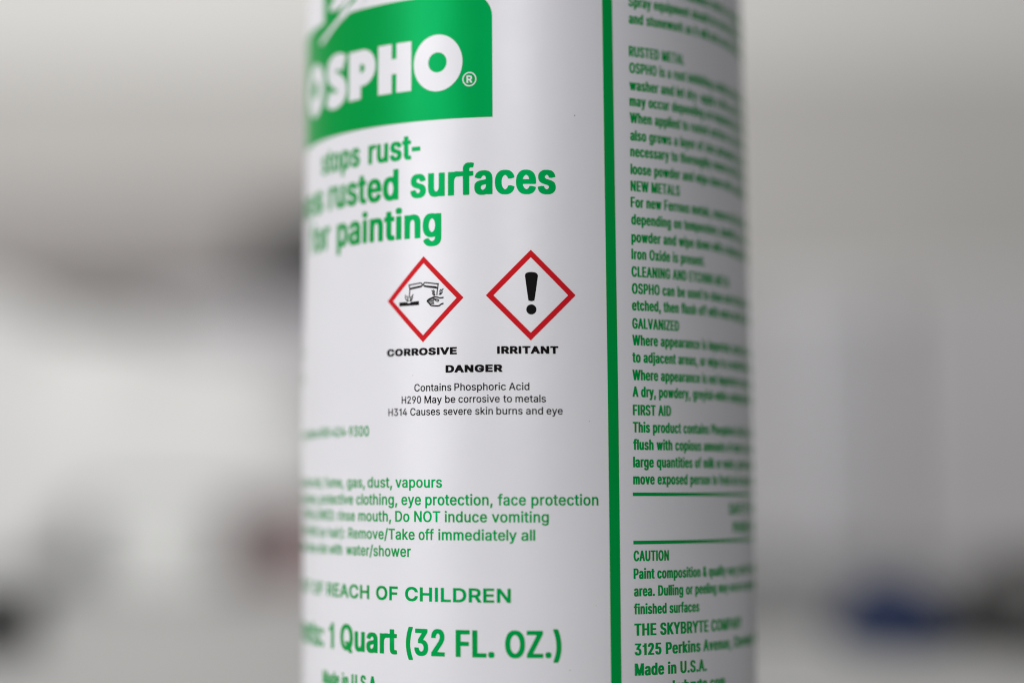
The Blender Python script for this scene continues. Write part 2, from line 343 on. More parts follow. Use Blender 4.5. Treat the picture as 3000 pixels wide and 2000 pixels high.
SHAPES = {
    'd1': [(-19.293, 42.186), (-11.476, 34.392), (-19.393, 26.546), (-27.128, 34.331)],
    'd1i': [(-19.298, 40.903), (-12.794, 34.366), (-19.375, 27.813), (-25.864, 34.292)],
    'd2': [(0.844, 42.841), (8.909, 34.724), (0.715, 26.531), (-7.343, 34.696)],
    'd2i': [(0.833, 41.487), (7.536, 34.698), (0.726, 27.936), (-5.955, 34.675)],
    'bang': [(-0.231, 38.183), (-0.145, 38.5), (0.193, 38.732), (0.909, 38.839), (1.623, 38.735), (1.958, 38.504), (2.082, 38.188), (2.036, 37.764), (1.48, 34.002), (1.267, 33.684), (0.867, 33.578), (0.49, 33.683), (0.304, 33.999), (-0.193, 37.76)],
    'dot': [(0.856, 32.101), (1.759, 32.104)],
    'slab': [(-24.468, 33.929), (-22.871, 33.935), (-22.669, 33.775), (-22.416, 33.699), (-22.089, 33.726), (-21.864, 33.93), (-20.236, 34.007), (-20.238, 33.43), (-24.47, 33.369)],
    'tubeA': [(-22.305, 37.043), (-20.03, 37.317), (-19.691, 37.215), (-19.547, 36.994), (-19.644, 36.785), (-19.935, 36.627), (-22.207, 36.265)],
    'tubeB': [(-16.338, 37.114), (-16.523, 37.036), (-18.874, 37.349), (-19.185, 37.235), (-19.306, 36.983), (-19.187, 36.764), (-18.876, 36.622), (-16.619, 36.272), (-16.434, 36.222)],
    'flowA': [(-22.355, 37.175), (-22.182, 36.221), (-22.235, 35.364), (-22.287, 34.723)],
    'flowB': [(-16.338, 37.114), (-16.457, 36.223), (-16.552, 35.651), (-16.601, 34.949)],
    's1': [(-23.172, 35.282), (-23.02, 35.017), (-23.123, 34.764), (-22.668, 34.054)],
    's2': [(-22.766, 35.09), (-22.564, 34.736), (-22.616, 34.524), (-22.465, 34.087)],
    's3': [(-21.411, 35.325), (-21.661, 34.993), (-21.612, 34.734), (-21.963, 34.064)],
    's4': [(-21.86, 34.96), (-22.011, 34.71), (-21.987, 34.451), (-22.163, 34.073)],
    's5': [(-17.648, 35.886), (-17.321, 35.574), (-17.462, 35.324), (-17.09, 34.882)],
    's6': [(-17.319, 35.958), (-17.087, 35.65), (-17.181, 35.398), (-16.95, 35.005)],
    's7': [(-15.743, 36.026), (-16.021, 35.695), (-15.93, 35.393), (-16.208, 35.02)],
    's8': [(-15.331, 36.138), (-15.653, 35.724), (-15.562, 35.465), (-15.931, 35.052)],
    'h1': [(-15.292, 34.519), (-15.98, 34.458), (-16.533, 34.606), (-17.091, 34.669), (-17.465, 34.556), (-16.999, 34.282), (-16.489, 34.178), (-16.166, 33.953)],
    'h2': [(-17.465, 34.556), (-17.936, 34.403), (-18.41, 34.166), (-18.506, 33.914), (-18.27, 33.691), (-18.034, 33.426), (-17.753, 33.159), (-17.004, 33.046), (-16.17, 33.059), (-15.801, 33.302), (-15.297, 33.455)],
    'h3': [(-18.41, 34.123), (-17.701, 34.223), (-17.093, 34.072)],
    'h4': [(-18.482, 33.913), (-17.749, 33.969), (-17.188, 33.863)],
    'h5': [(-18.27, 33.669), (-17.656, 33.71), (-17.189, 33.628)],
    'h6': [(-17.987, 33.381), (-17.517, 33.47), (-17.143, 33.413)],
    'h7': [(-16.999, 34.282), (-16.722, 33.888), (-16.305, 33.83)],
    'O2': [(-16.332, 77.607), (-11.575, 77.266), (-16.311, 82.536), (-16.353, 72.689)],
    'boltA': [(-43.172, 93.624), (-45.711, 92.134), (-44.952, 91.61), (-42.495, 91.486), (-39.974, 92.105), (-39.235, 92.797)],
    'boltB': [(-38.944, 92.738), (-41.839, 90.037), (-41.201, 89.781), (-38.515, 91.139), (-36.992, 92.351)],
    'boltC': [(-35.544, 92.24), (-36.458, 91.578), (-50.041, 86.517), (-49.55, 86.025), (-46.687, 85.811), (-40.274, 88.794), (-37.537, 90.152), (-36.326, 89.864)],
    'bandl': [(-36.326, 89.864), (-35.287, 92.359)],
    'block': [(-48.195, 95.096), (-48.181, 90.195)],
}
GLYPHS = {
 'head': {
  ' ': (0.358, []),
  '(': (0.494, [[252,-177,224,-168,189,-93,149,11,110,152,91,266,83,369,83,473,93,586,117,727,150,859,193,982,225,1048,252,1056,412,1055,431,1048,435,1019,372,850,331,690,307,539,300,388,308,284,334,152,361,58,432,-132,434,-158,432,-168,412,-176]]),
  ')': (0.494, [[40,-178,20,-176,3,-168,0,-140,68,39,107,181,128,303,133,445,121,586,97,718,53,878,2,1010,0,1038,10,1051,30,1056,190,1055,209,1048,259,935,292,831,323,699,341,586,351,473,352,369,342,256,324,152,294,39,257,-64,210,-168,180,-177]]),
  '-': (0.433, [[36,306,6,311,-4,325,-4,457,6,476,36,480,346,480,375,476,384,466,385,325,376,311,346,306]]),
  '.': (0.358, [[129,-8,89,-3,69,5,34,39,23,68,19,96,21,134,29,162,59,199,89,213,179,218,226,209,262,181,279,146,283,86,274,49,254,20,227,2,189,-7]]),
  '1': (0.529, [[238,0,208,8,203,19,203,669,188,676,68,676,38,681,28,698,28,801,38,816,118,828,176,858,200,896,214,980,217,990,228,997,398,999,418,993,424,980,424,19,418,7,398,1]]),
  '2': (0.78, [[82,0,52,5,42,19,43,132,384,556,436,651,449,717,442,764,422,801,392,831,352,847,312,824,282,787,267,745,261,688,252,676,222,671,62,673,49,679,45,688,45,726,53,792,71,849,97,896,132,937,175,971,222,994,282,1009,352,1013,432,1009,492,994,523,980,565,952,603,914,637,858,652,820,663,764,665,698,658,641,638,575,591,490,478,340,335,170,352,163,662,160,676,151,678,142,675,10,642,0]]),
  '3': (0.78, [[320,-12,250,-6,190,10,150,28,100,63,66,101,29,167,14,223,10,280,11,289,20,297,40,301,220,299,232,289,241,242,260,204,300,169,340,153,360,155,390,167,410,180,440,213,457,252,462,318,445,374,419,412,397,431,360,450,310,458,210,460,192,468,190,478,191,600,372,836,90,837,60,843,51,855,52,987,62,996,90,1000,600,1000,640,996,650,987,652,977,649,864,446,600,456,591,524,572,572,544,614,506,647,459,670,402,683,327,682,252,669,186,653,148,625,101,590,63,536,25,490,6,440,-7]]),
  ':': (0.358, [[129,-8,89,-3,69,5,34,39,23,68,19,96,21,134,29,162,59,199,89,213,179,218,226,209,262,181,279,146,283,86,274,49,254,20,227,2,189,-7],[79,510,49,530,29,558,23,576,21,642,40,690,69,715,109,727,199,726,244,708,269,680,283,633,280,576,261,539,229,512,199,504,119,502]]),
  'C': (0.87, [[405,-13,305,-2,230,25,165,70,95,148,43,252,17,346,5,459,7,581,24,685,64,798,111,874,164,930,225,971,285,996,365,1011,475,1012,545,1001,605,981,655,953,705,911,744,864,784,789,808,704,809,657,795,647,775,645,605,648,591,657,575,713,550,760,517,798,491,817,455,835,425,842,395,835,355,814,311,779,277,732,250,676,233,610,225,534,227,440,238,365,262,299,287,252,335,200,375,175,425,157,485,179,535,219,573,280,593,346,605,352,785,354,808,346,811,318,795,242,763,167,725,110,685,71,625,28,575,7,495,-10]]),
  'F': (0.711, [[76,0,46,5,36,19,39,990,56,998,76,1000,606,1000,636,995,643,990,646,971,646,858,636,842,606,837,276,837,258,830,259,575,596,570,609,556,609,424,601,415,576,410,266,410,258,406,255,10,226,0]]),
  'L': (0.684, [[76,0,46,5,36,19,36,980,46,995,66,1000,236,999,255,990,258,980,258,170,276,163,619,161,632,151,634,142,634,19,626,6,596,0]]),
  'O': (0.907, [[405,-13,305,-2,230,25,165,70,95,148,43,252,17,346,5,459,7,581,24,685,65,798,111,874,164,930,235,977,305,1001,375,1012,475,1011,565,996,635,965,705,911,738,874,769,826,807,742,832,647,842,544,840,421,825,318,794,223,753,148,705,89,635,35,573,7,485,-11],[392,167,425,157,457,167,508,195,547,233,578,280,604,346,618,412,623,468,623,534,615,610,597,676,571,732,537,779,505,806,465,830,425,842,395,834,355,814,311,779,289,751,244,657,233,610,225,534,230,412,238,365,261,299,288,252,310,223,355,186]]),
  'Q': (0.907, [[615,-88,595,-86,580,-79,535,-4,445,-13,335,-7,252,15,185,53,145,89,96,147,55,223,31,289,7,421,5,543,16,647,41,741,79,826,111,873,144,911,215,966,283,996,365,1011,475,1011,545,1001,615,976,685,930,738,873,784,798,817,713,836,619,842,543,840,421,830,345,793,223,770,176,739,129,713,100,713,91,801,-41,804,-69,795,-83,775,-88],[393,166,415,159,425,161,427,166,331,308,330,336,336,345,365,352,535,351,551,345,585,295,610,364,623,468,623,534,615,609,604,656,571,732,537,779,505,806,465,830,425,842,395,834,355,814,311,779,288,751,244,656,233,609,225,534,230,411,244,345,262,298,288,251,311,223,355,186]]),
  'Z': (0.756, [[45,0,15,6,7,19,9,132,424,830,405,837,21,839,6,849,4,858,7,990,25,998,55,1000,645,1000,685,992,690,980,688,867,325,250,273,170,295,163,679,161,693,151,695,142,691,10,675,2,655,0]]),
  'a': (0.678, [[229,-16,159,-8,109,9,72,32,34,69,11,107,-4,154,-11,230,-6,296,6,333,29,371,69,408,99,425,159,446,319,473,369,487,378,503,369,555,348,588,309,610,279,597,254,578,210,512,189,508,129,508,19,543,8,550,6,578,34,644,62,682,92,710,139,739,189,757,249,768,339,769,409,761,469,742,519,709,557,663,584,597,595,503,593,13,582,3,569,1,419,0,389,5,319,-13],[247,154,269,145,289,150,314,164,344,192,362,220,375,258,378,314,369,322,269,300,241,286,221,267,208,239,209,201,225,173]]),
  'c': (0.689, [[305,-15,225,-6,165,17,115,51,65,109,30,174,9,240,-5,343,-3,438,16,541,42,607,75,660,115,703,167,739,225,760,285,769,385,768,435,760,475,747,515,727,549,701,583,664,607,626,630,569,634,532,625,518,525,488,445,486,425,494,402,551,365,591,335,606,325,606,292,588,264,560,237,513,216,428,216,324,238,240,275,182,295,164,325,148,355,158,385,181,406,211,430,268,445,273,525,272,625,243,636,230,636,211,620,155,595,108,565,69,525,34,485,12,435,-6,385,-14]]),
  'd': (0.734, [[285,-15,235,-11,195,-1,159,13,125,36,80,79,49,127,28,174,8,240,0,287,-5,381,3,494,30,588,58,645,94,692,140,730,175,749,225,764,285,769,355,769,432,758,434,975,441,994,475,1000,635,997,645,993,651,975,649,13,640,4,625,1,475,0,445,6,375,-12],[309,155,325,148,345,157,375,180,398,211,425,277,435,362,431,447,410,522,372,579,325,608,285,586,249,541,224,475,213,400,220,296,237,240,265,192]]),
  'e': (0.702, [[315,-15,235,-7,172,13,115,51,65,108,22,193,4,259,-5,343,-3,438,8,513,29,579,70,654,111,701,165,739,225,761,275,768,365,769,425,761,495,735,542,701,590,645,614,598,639,513,648,438,649,334,645,322,615,314,235,314,215,306,230,249,254,202,294,164,335,146,362,155,389,174,411,202,427,240,445,251,525,251,625,223,639,211,639,183,613,117,578,70,545,40,500,13,455,-3,395,-13],[219,475,225,468,245,467,405,467,425,475,403,541,385,568,355,595,325,608,295,594,258,560,240,532]]),
  'f': (0.463, [[101,0,81,4,71,10,69,19,67,603,-19,606,-44,613,-49,632,-49,745,-42,754,-29,759,68,764,70,867,84,924,112,971,151,1006,201,1029,241,1037,331,1039,391,1032,436,1018,444,1009,445,980,417,877,391,868,311,870,294,849,286,820,285,764,391,760,415,754,422,735,422,632,416,613,401,607,285,603,285,19,281,9,261,1]]),
  'g': (0.735, [[295,-279,235,-274,185,-262,145,-246,105,-222,65,-184,35,-141,21,-109,24,-81,115,-21,195,-19,214,-24,238,-62,277,-99,316,-118,345,-117,385,-97,417,-62,429,-34,435,23,345,9,265,10,215,17,145,44,97,80,71,108,47,146,21,202,-1,296,-3,447,9,522,22,570,58,645,95,692,141,730,195,756,235,765,295,770,375,767,435,753,475,760,635,758,650,749,652,730,652,4,649,-43,638,-99,624,-137,594,-184,555,-221,525,-241,475,-261,435,-271,375,-278],[314,174,325,170,356,183,379,202,401,230,425,287,436,372,434,438,412,522,373,579,355,594,325,608,285,585,243,532,221,466,213,400,220,306,244,240,275,199]]),
  'i': (0.325, [[56,0,36,4,27,10,24,19,25,745,31,754,56,760,216,759,233,754,240,735,240,19,236,9,216,1],[66,827,32,849,10,886,8,952,26,993,56,1017,96,1027,176,1026,206,1019,224,1009,248,980,260,943,256,886,236,851,208,830,176,822,106,821]]),
  'm': (1.029, [[64,0,34,5,24,19,24,735,31,754,74,760,204,760,234,755,304,772,394,772,464,754,514,720,554,747,604,765,654,772,734,772,774,767,814,755,873,717,903,679,923,641,934,603,943,547,942,10,924,2,884,0,754,1,731,10,727,519,718,556,708,575,688,594,664,607,641,594,622,575,604,545,595,509,589,10,574,2,524,0,404,1,379,10,375,519,369,547,354,575,334,596,314,605,294,593,268,566,250,528,242,490,237,10,208,0]]),
  'n': (0.711, [[64,0,34,5,24,19,25,745,31,754,54,760,204,760,234,751,294,766,364,770,444,764,503,745,545,717,584,669,606,622,621,566,627,481,624,10,604,1,564,0,444,0,414,10,408,500,402,528,384,566,356,594,334,605,304,591,277,566,259,538,246,500,240,453,237,10,208,0]]),
  'o': (0.72, [[305,-15,225,-6,165,17,115,51,65,109,30,174,9,240,-5,343,-3,438,16,541,42,607,75,660,115,703,167,739,225,760,285,769,385,768,455,755,510,730,558,692,608,626,638,560,656,494,665,409,663,315,651,240,630,174,588,98,546,51,495,16,435,-6,375,-14],[310,155,325,148,345,152,377,174,395,193,423,240,433,268,446,343,444,428,423,513,385,573,368,588,335,606,325,606,292,588,258,551,227,485,214,409,216,324,238,240,274,183]]),
  'p': (0.734, [[64,-264,34,-260,24,-245,24,744,30,754,54,760,204,760,234,752,284,765,344,770,414,768,484,754,534,730,593,678,629,622,654,565,675,471,679,349,672,264,646,170,618,113,591,75,553,38,504,8,444,-10,384,-15,304,-13,242,0,237,-255,208,-264],[343,151,357,151,388,170,431,226,451,283,461,367,454,462,437,518,400,575,379,594,354,606,321,594,298,575,277,546,250,480,239,396,244,311,264,235,302,179]]),
  'r': (0.472, [[64,0,34,5,24,19,25,745,31,754,54,760,234,756,274,767,324,770,437,764,447,745,447,622,440,603,404,597,334,601,316,594,287,575,270,556,247,509,240,462,237,10,208,0]]),
  's': (0.64, [[257,-15,197,-9,147,4,105,23,68,51,42,79,20,117,1,174,-1,221,15,230,117,254,197,251,208,240,217,209,237,175,262,155,287,145,327,160,351,183,365,211,361,240,349,259,325,277,145,334,109,353,72,381,48,409,25,456,15,513,17,579,33,635,54,673,91,711,133,739,177,757,227,767,367,767,447,746,477,730,510,701,540,664,562,617,574,579,573,551,564,541,467,516,387,515,370,522,355,560,335,588,317,604,297,613,266,598,241,569,233,541,237,522,249,504,277,483,452,428,487,411,528,381,553,353,575,306,585,249,584,183,572,136,554,98,514,51,477,24,427,2,377,-10]]),
  't': (0.421, [[241,-7,171,1,131,17,90,49,61,96,44,172,42,605,-29,608,-45,615,-49,624,-48,747,-29,759,31,760,43,766,43,907,51,924,61,928,221,930,251,926,260,907,260,766,271,760,361,759,373,756,382,747,380,615,351,606,260,605,260,210,267,172,281,156,361,155,379,144,398,21,391,10,341,-4]]),
  'u': (0.711, [[264,-9,184,2,127,29,85,66,60,104,41,151,24,255,25,745,31,754,44,759,84,760,214,759,233,754,240,745,241,274,251,226,264,201,284,176,314,156,344,167,370,189,393,226,408,274,411,745,418,754,444,760,614,757,624,749,627,735,624,10,604,1,574,0,444,0,414,10,344,-8]]),
 },
 'black': {
  ' ': (0.618, []),
  'A': (1.348, [[1,0,-47,5,-76,21,-81,104,375,943,385,976,409,993,457,1000,733,1000,793,990,809,974,819,943,1256,135,1274,114,1281,63,1273,21,1249,6,1213,1,901,4,871,21,762,239,445,241,433,237,329,21,317,11,265,1],[557,477,638,477,601,535,578,518]]),
  'C': (1.424, [[625,-11,469,-1,313,37,205,86,102,165,25,270,-12,372,-24,517,-3,662,39,755,107,838,205,913,313,963,433,995,577,1010,805,1007,961,982,1045,955,1117,921,1179,880,1233,828,1276,766,1298,714,1306,652,1297,610,1273,597,1237,592,937,595,905,610,853,693,794,735,697,767,625,764,564,745,493,705,422,631,398,579,384,517,386,465,404,403,434,351,501,289,577,250,661,229,745,245,818,279,875,331,908,393,949,407,1273,403,1293,393,1304,372,1299,289,1267,217,1207,144,1141,94,1069,55,961,18,865,-1]]),
  'D': (1.404, [[110,0,46,11,26,42,26,943,39,985,74,997,158,1000,650,999,810,985,902,965,1010,927,1077,891,1156,829,1214,757,1257,663,1276,560,1276,446,1266,373,1234,280,1179,197,1130,150,1047,94,974,60,806,16,638,1],[436,239,566,236,686,261,782,314,846,394,872,487,854,591,825,643,787,684,686,740,554,766,446,766,436,757]]),
  'E': (1.195, [[110,0,46,11,26,42,26,943,38,984,74,997,134,1000,974,1000,1019,995,1042,985,1055,954,1055,819,1047,788,1034,777,974,767,446,766,436,757,442,622,926,621,991,612,1009,591,1012,570,1012,436,1000,404,938,389,446,388,436,384,436,239,446,233,974,233,1034,226,1057,208,1062,187,1062,52,1054,21,1022,4,974,0]]),
  'G': (1.449, [[625,-11,470,-1,313,36,205,85,101,165,36,248,-12,372,-24,517,-3,662,38,755,97,830,182,901,308,963,423,994,577,1010,769,1010,937,987,1094,932,1163,890,1224,838,1272,776,1301,714,1309,642,1300,610,1273,596,1237,592,937,595,905,610,856,683,787,735,697,767,661,771,625,765,565,746,505,714,466,683,422,631,398,579,384,517,386,465,404,403,435,351,517,280,613,239,673,228,697,232,804,269,879,331,865,337,649,339,598,351,582,382,582,517,584,538,600,559,673,571,1273,568,1309,552,1318,528,1317,362,1298,269,1259,196,1202,134,1130,82,1069,52,973,19,889,2,769,-10]]),
  'I': (0.612, [[110,0,46,11,26,42,27,964,39,985,86,999,398,996,422,985,435,954,433,31,415,11,374,1]]),
  'N': (1.457, [[110,0,46,11,26,42,26,943,39,985,62,995,122,1000,386,1000,446,988,866,534,872,954,885,985,926,998,998,1000,1214,999,1269,985,1282,943,1282,63,1274,21,1250,6,1202,0,914,1,862,11,446,459,437,446,437,52,429,21,410,8,374,1]]),
  'O': (1.482, [[625,-11,469,-1,313,37,205,87,103,165,25,270,-12,372,-24,517,-3,662,39,755,108,838,205,913,313,963,433,995,577,1010,805,1007,949,985,1057,949,1153,898,1237,828,1294,755,1336,662,1354,559,1355,445,1333,331,1296,248,1231,165,1155,103,1093,67,985,25,901,5,769,-10],[619,237,673,229,721,239,781,260,841,295,881,331,919,382,938,424,950,486,947,538,927,600,868,683,781,740,673,771,565,745,477,693,411,610,384,517,396,424,435,351,517,279]]),
  'R': (1.271, [[110,0,46,11,26,42,26,943,39,985,62,995,110,1000,758,994,926,959,1038,902,1092,850,1132,777,1146,705,1144,601,1126,539,1088,477,1044,436,963,384,1186,114,1193,63,1185,21,1166,8,1118,0,842,0,782,9,527,332,446,336,436,322,436,52,428,21,410,8,374,1],[441,570,590,571,671,591,704,612,729,643,736,663,722,702,685,736,626,759,566,767,444,767,436,757]]),
  'S': (1.265, [[524,-15,392,-9,260,13,152,50,83,89,18,151,-11,203,-28,275,-20,348,8,363,44,368,344,365,377,348,396,296,428,264,488,236,560,222,668,249,710,275,731,306,692,335,644,354,260,438,190,462,108,503,49,555,12,628,6,721,18,793,44,845,108,907,176,947,284,984,404,1005,536,1012,692,1008,824,991,968,941,1023,907,1070,866,1105,814,1120,773,1126,690,1112,656,1088,646,1040,642,752,647,730,659,707,711,680,737,632,761,572,775,524,770,473,752,429,721,423,700,464,673,536,645,896,571,968,544,1044,503,1110,441,1138,379,1145,286,1133,213,1108,161,1063,110,1004,68,932,35,764,-5]]),
  'T': (1.27, [[435,0,377,11,358,42,357,757,339,767,27,767,-25,777,-44,809,-40,974,-9,995,39,1000,1071,1000,1143,990,1161,974,1166,943,1165,809,1146,777,1083,767,783,767,766,757,766,52,758,21,735,7,699,1]]),
  'V': (1.348, [[469,0,421,5,393,21,383,52,-59,867,-79,891,-83,954,-71,984,-35,997,25,1000,265,999,322,985,579,487,601,458,625,487,875,985,901,996,949,1000,1201,1000,1261,989,1280,964,1277,891,1259,871,821,52,811,21,793,8,757,1]]),
 },
 'light': {
  ' ': (0.377, []),
  '0': (0.881, [[418,-13,346,-5,269,22,214,61,157,127,120,197,93,279,75,384,69,501,75,618,101,746,133,828,176,898,226,948,286,985,346,1005,430,1013,502,1007,574,986,634,949,684,898,727,828,759,746,784,618,790,501,784,384,766,279,739,197,686,104,634,51,574,14,502,-7],[395,127,430,122,478,131,526,160,561,197,605,291,629,431,624,618,587,758,526,840,490,864,442,878,367,863,301,804,256,711,230,559,234,396,263,267,319,174,358,143]]),
  '1': (0.581, [[311,0,292,12,292,689,275,698,87,701,83,806,95,815,191,828,249,852,287,899,311,998,443,1000,456,992,457,981,457,12,443,0]]),
  '2': (0.881, [[112,0,100,12,104,117,524,572,568,643,586,724,575,782,532,840,484,868,412,878,357,864,304,826,272,771,256,695,112,693,103,701,107,759,135,852,165,899,211,946,267,981,328,1002,460,1012,580,983,664,925,722,841,743,747,733,642,705,572,652,494,329,140,748,135,759,129,760,12,748,0]]),
  '3': (0.881, [[398,-13,254,13,156,69,113,116,85,162,62,267,74,279,218,279,242,217,274,174,329,139,386,125,446,125,498,139,542,164,575,197,597,244,601,314,584,372,548,419,458,465,290,473,277,478,276,489,277,594,510,863,122,865,111,874,111,991,134,1000,722,997,727,886,465,583,542,572,612,548,666,513,711,466,749,396,764,337,766,267,750,186,698,99,618,34,518,-3]]),
  '4': (0.881, [[522,0,513,12,510,201,66,202,54,210,54,316,447,992,462,1000,594,1000,610,992,610,981,238,339,512,339,516,631,669,631,671,351,678,338,798,336,805,327,805,210,786,202,673,199,666,2]]),
  '9': (0.881, [[244,0,232,2,228,24,466,374,364,374,292,390,227,421,174,467,128,537,109,596,99,689,111,782,133,841,172,901,217,946,268,978,328,1001,400,1012,532,1001,592,978,640,947,718,852,749,771,758,701,754,619,741,561,670,409,400,5],[378,502,448,495,520,523,569,572,596,642,596,724,570,794,520,849,460,876,400,876,340,849,296,806,265,736,260,666,278,596,321,537]]),
  'A': (0.931, [[22,0,10,11,11,24,361,992,382,1000,538,998,898,8,886,0,730,6,634,271,286,272,272,269,178,3],[320,409,587,409,454,808]]),
  'C': (0.989, [[499,-13,403,-4,319,22,239,69,163,144,127,197,78,314,59,419,56,536,70,653,99,746,143,828,201,898,271,952,343,987,439,1009,535,1013,607,1004,679,983,787,920,851,851,885,793,918,676,895,666,763,667,703,781,650,828,583,859,487,871,427,858,379,837,321,793,283,748,251,688,229,618,219,536,220,443,234,361,261,291,307,221,367,171,427,142,511,129,595,145,668,186,727,255,753,326,763,333,907,333,918,314,900,244,860,162,775,70,718,34,655,8,571,-10]]),
  'H': (1.002, [[105,0,93,12,93,993,105,1000,237,1000,257,992,261,581,705,580,723,584,723,992,741,1000,885,995,885,6,741,0,723,12,717,442,273,443,258,432,258,12,249,0]]),
  'M': (1.213, [[105,0,93,12,93,993,105,1000,285,1000,309,992,543,386,597,225,882,992,909,1000,1077,1000,1098,992,1098,12,1089,0,945,0,935,12,933,696,670,12,657,0,525,4,258,677,252,12,237,0]]),
  'P': (0.864, [[105,0,93,12,93,992,117,1000,489,999,585,983,647,957,697,922,739,876,786,771,794,631,760,514,739,479,682,421,585,372,489,356,261,353,258,12,249,0],[258,502,261,492,273,491,477,493,537,510,585,545,617,596,632,677,621,750,585,811,537,845,477,862,261,864]]),
  'a': (0.76, [[289,-16,229,-10,157,14,112,42,73,86,38,182,38,253,52,311,94,369,169,413,485,474,501,498,493,556,457,605,385,632,325,627,277,606,241,577,212,533,193,524,71,556,56,568,58,579,116,673,203,731,325,761,469,751,529,731,584,696,623,649,649,591,660,498,659,7,637,0,517,0,504,7,500,42,493,46,456,19,397,-6],[266,124,325,114,373,120,411,136,457,170,483,206,499,253,495,346,301,313,221,276,199,241,198,194,217,156]]),
  'b': (0.826, [[415,-15,312,8,235,71,233,8,223,1,91,0,79,8,78,988,91,1000,223,1000,235,993,237,708,247,690,297,732,367,757,463,762,535,749,602,720,660,673,711,603,740,533,759,428,759,312,740,218,699,125,643,57,583,16,499,-11],[370,125,451,121,523,160,578,242,599,335,594,452,566,533,544,568,505,603,427,630,355,617,295,572,253,498,237,417,241,300,267,218,312,160]]),
  'c': (0.772, [[380,-15,308,-7,236,16,175,55,128,103,97,148,63,230,46,312,44,405,55,487,76,557,107,615,154,673,200,711,260,741,332,758,416,762,524,742,609,697,672,627,696,580,705,533,572,501,553,510,513,580,452,619,380,630,304,603,241,533,210,440,207,323,238,218,260,183,308,141,356,121,392,116,445,125,491,148,536,195,555,242,572,251,704,221,710,206,668,113,596,41,500,-3]]),
  'd': (0.826, [[368,-16,272,-3,200,29,131,90,93,148,62,230,46,312,46,428,66,533,95,603,135,662,188,710,252,743,344,762,440,757,508,732,560,689,568,708,568,988,584,1000,716,1000,727,988,726,8,704,0,584,1,572,8,572,67,476,0],[341,125,416,120,488,155,538,218,566,312,568,417,543,522,491,592,416,628,344,624,273,580,227,510,207,428,207,323,236,222,282,160]]),
  'e': (0.787, [[392,-15,308,-7,236,17,188,44,138,90,96,148,66,218,49,288,43,370,49,452,68,533,106,615,140,659,195,708,260,742,332,759,392,762,476,754,543,732,596,700,644,655,703,545,721,463,725,382,725,335,716,325,210,323,214,265,248,194,296,148,356,122,428,118,486,136,530,171,572,229,713,195,682,113,608,39,500,-6],[208,452,563,452,544,522,506,580,452,618,392,631,332,621,269,580,227,522]]),
  'h': (0.799, [[91,0,78,12,79,992,91,1000,223,1000,237,992,240,701,247,697,295,732,355,754,427,762,499,757,559,739,604,712,639,677,674,619,698,502,699,12,691,1,667,0,553,0,540,12,540,467,532,526,510,572,475,605,439,623,391,629,343,618,295,590,261,549,243,502,235,7,223,0]]),
  'i': (0.337, [[93,0,78,12,79,747,225,752,237,736,237,12,225,0],[117,852,93,864,64,899,57,946,69,986,93,1011,129,1027,177,1028,218,1016,244,992,259,957,260,922,247,887,201,852]]),
  'k': (0.743, [[91,0,78,12,79,992,91,1000,223,1000,237,992,237,491,245,467,523,750,704,747,697,724,414,432,413,421,727,12,715,0,546,0,295,317,283,317,237,269,235,7,223,0]]),
  'l': (0.277, [[58,0,46,12,46,992,58,1000,190,1000,206,992,206,981,206,12,190,0]]),
  'm': (1.178, [[91,0,78,12,79,747,223,752,232,747,235,688,283,730,343,757,463,762,537,736,607,661,655,712,715,746,775,762,859,764,961,736,1028,677,1060,619,1077,526,1075,6,931,0,919,12,915,537,903,572,871,605,835,624,787,632,739,619,703,596,679,567,662,526,655,6,510,0,499,12,496,537,463,596,427,621,379,632,331,621,290,596,260,561,242,514,235,7,223,0]]),
  'n': (0.798, [[91,0,78,12,79,747,223,752,232,747,235,686,302,736,379,759,499,757,587,724,655,654,693,549,699,12,691,1,667,0,553,0,540,12,540,467,532,526,510,572,475,605,439,623,391,629,343,618,295,590,261,549,243,502,235,7,223,0]]),
  'o': (0.809, [[380,-15,308,-7,236,16,175,55,128,103,97,148,63,230,46,312,44,405,55,487,76,557,107,615,154,673,200,711,260,741,332,758,428,761,500,749,560,727,620,687,665,638,701,580,728,510,741,428,743,335,734,265,708,183,677,125,632,71,581,31,524,5,452,-12],[342,125,428,120,500,155,555,230,579,312,580,428,548,533,488,600,416,629,344,623,276,580,235,522,208,428,206,335,227,242,272,171]]),
  'p': (0.826, [[91,-273,78,-261,78,743,91,752,223,752,234,743,235,679,296,731,367,757,487,759,571,736,621,708,671,661,711,603,746,510,761,404,759,311,743,229,712,148,674,89,626,43,571,11,511,-9,427,-16,355,-7,307,11,247,58,241,54,235,-266,223,-273],[371,124,451,121,523,160,578,241,599,334,594,451,567,533,544,568,505,603,463,624,427,630,355,617,295,572,253,498,237,416,241,299,268,218,312,159]]),
  'r': (0.513, [[91,0,78,12,79,747,223,752,232,747,235,697,283,734,343,757,478,759,479,619,379,622,327,607,277,572,244,514,235,7,223,0]]),
  's': (0.714, [[322,-15,226,-2,133,43,72,113,46,196,58,207,190,231,221,171,250,143,298,120,358,115,418,129,464,160,485,195,479,242,454,270,420,288,214,343,141,382,105,417,80,463,68,557,77,603,100,650,128,685,174,720,286,758,418,759,502,736,563,697,621,615,636,568,632,557,514,530,490,533,466,580,430,615,394,631,346,635,298,625,250,594,229,557,231,522,250,493,286,470,502,411,579,370,622,323,642,277,647,183,616,101,543,31,454,-4]]),
  't': (0.453, [[315,-8,255,-3,196,16,159,41,124,86,103,168,102,623,3,626,-9,634,-9,740,-2,751,99,757,102,915,111,928,256,926,260,763,267,754,399,752,408,740,408,634,399,627,267,625,260,611,264,168,279,139,303,126,399,126,425,16,416,4,375,-5]]),
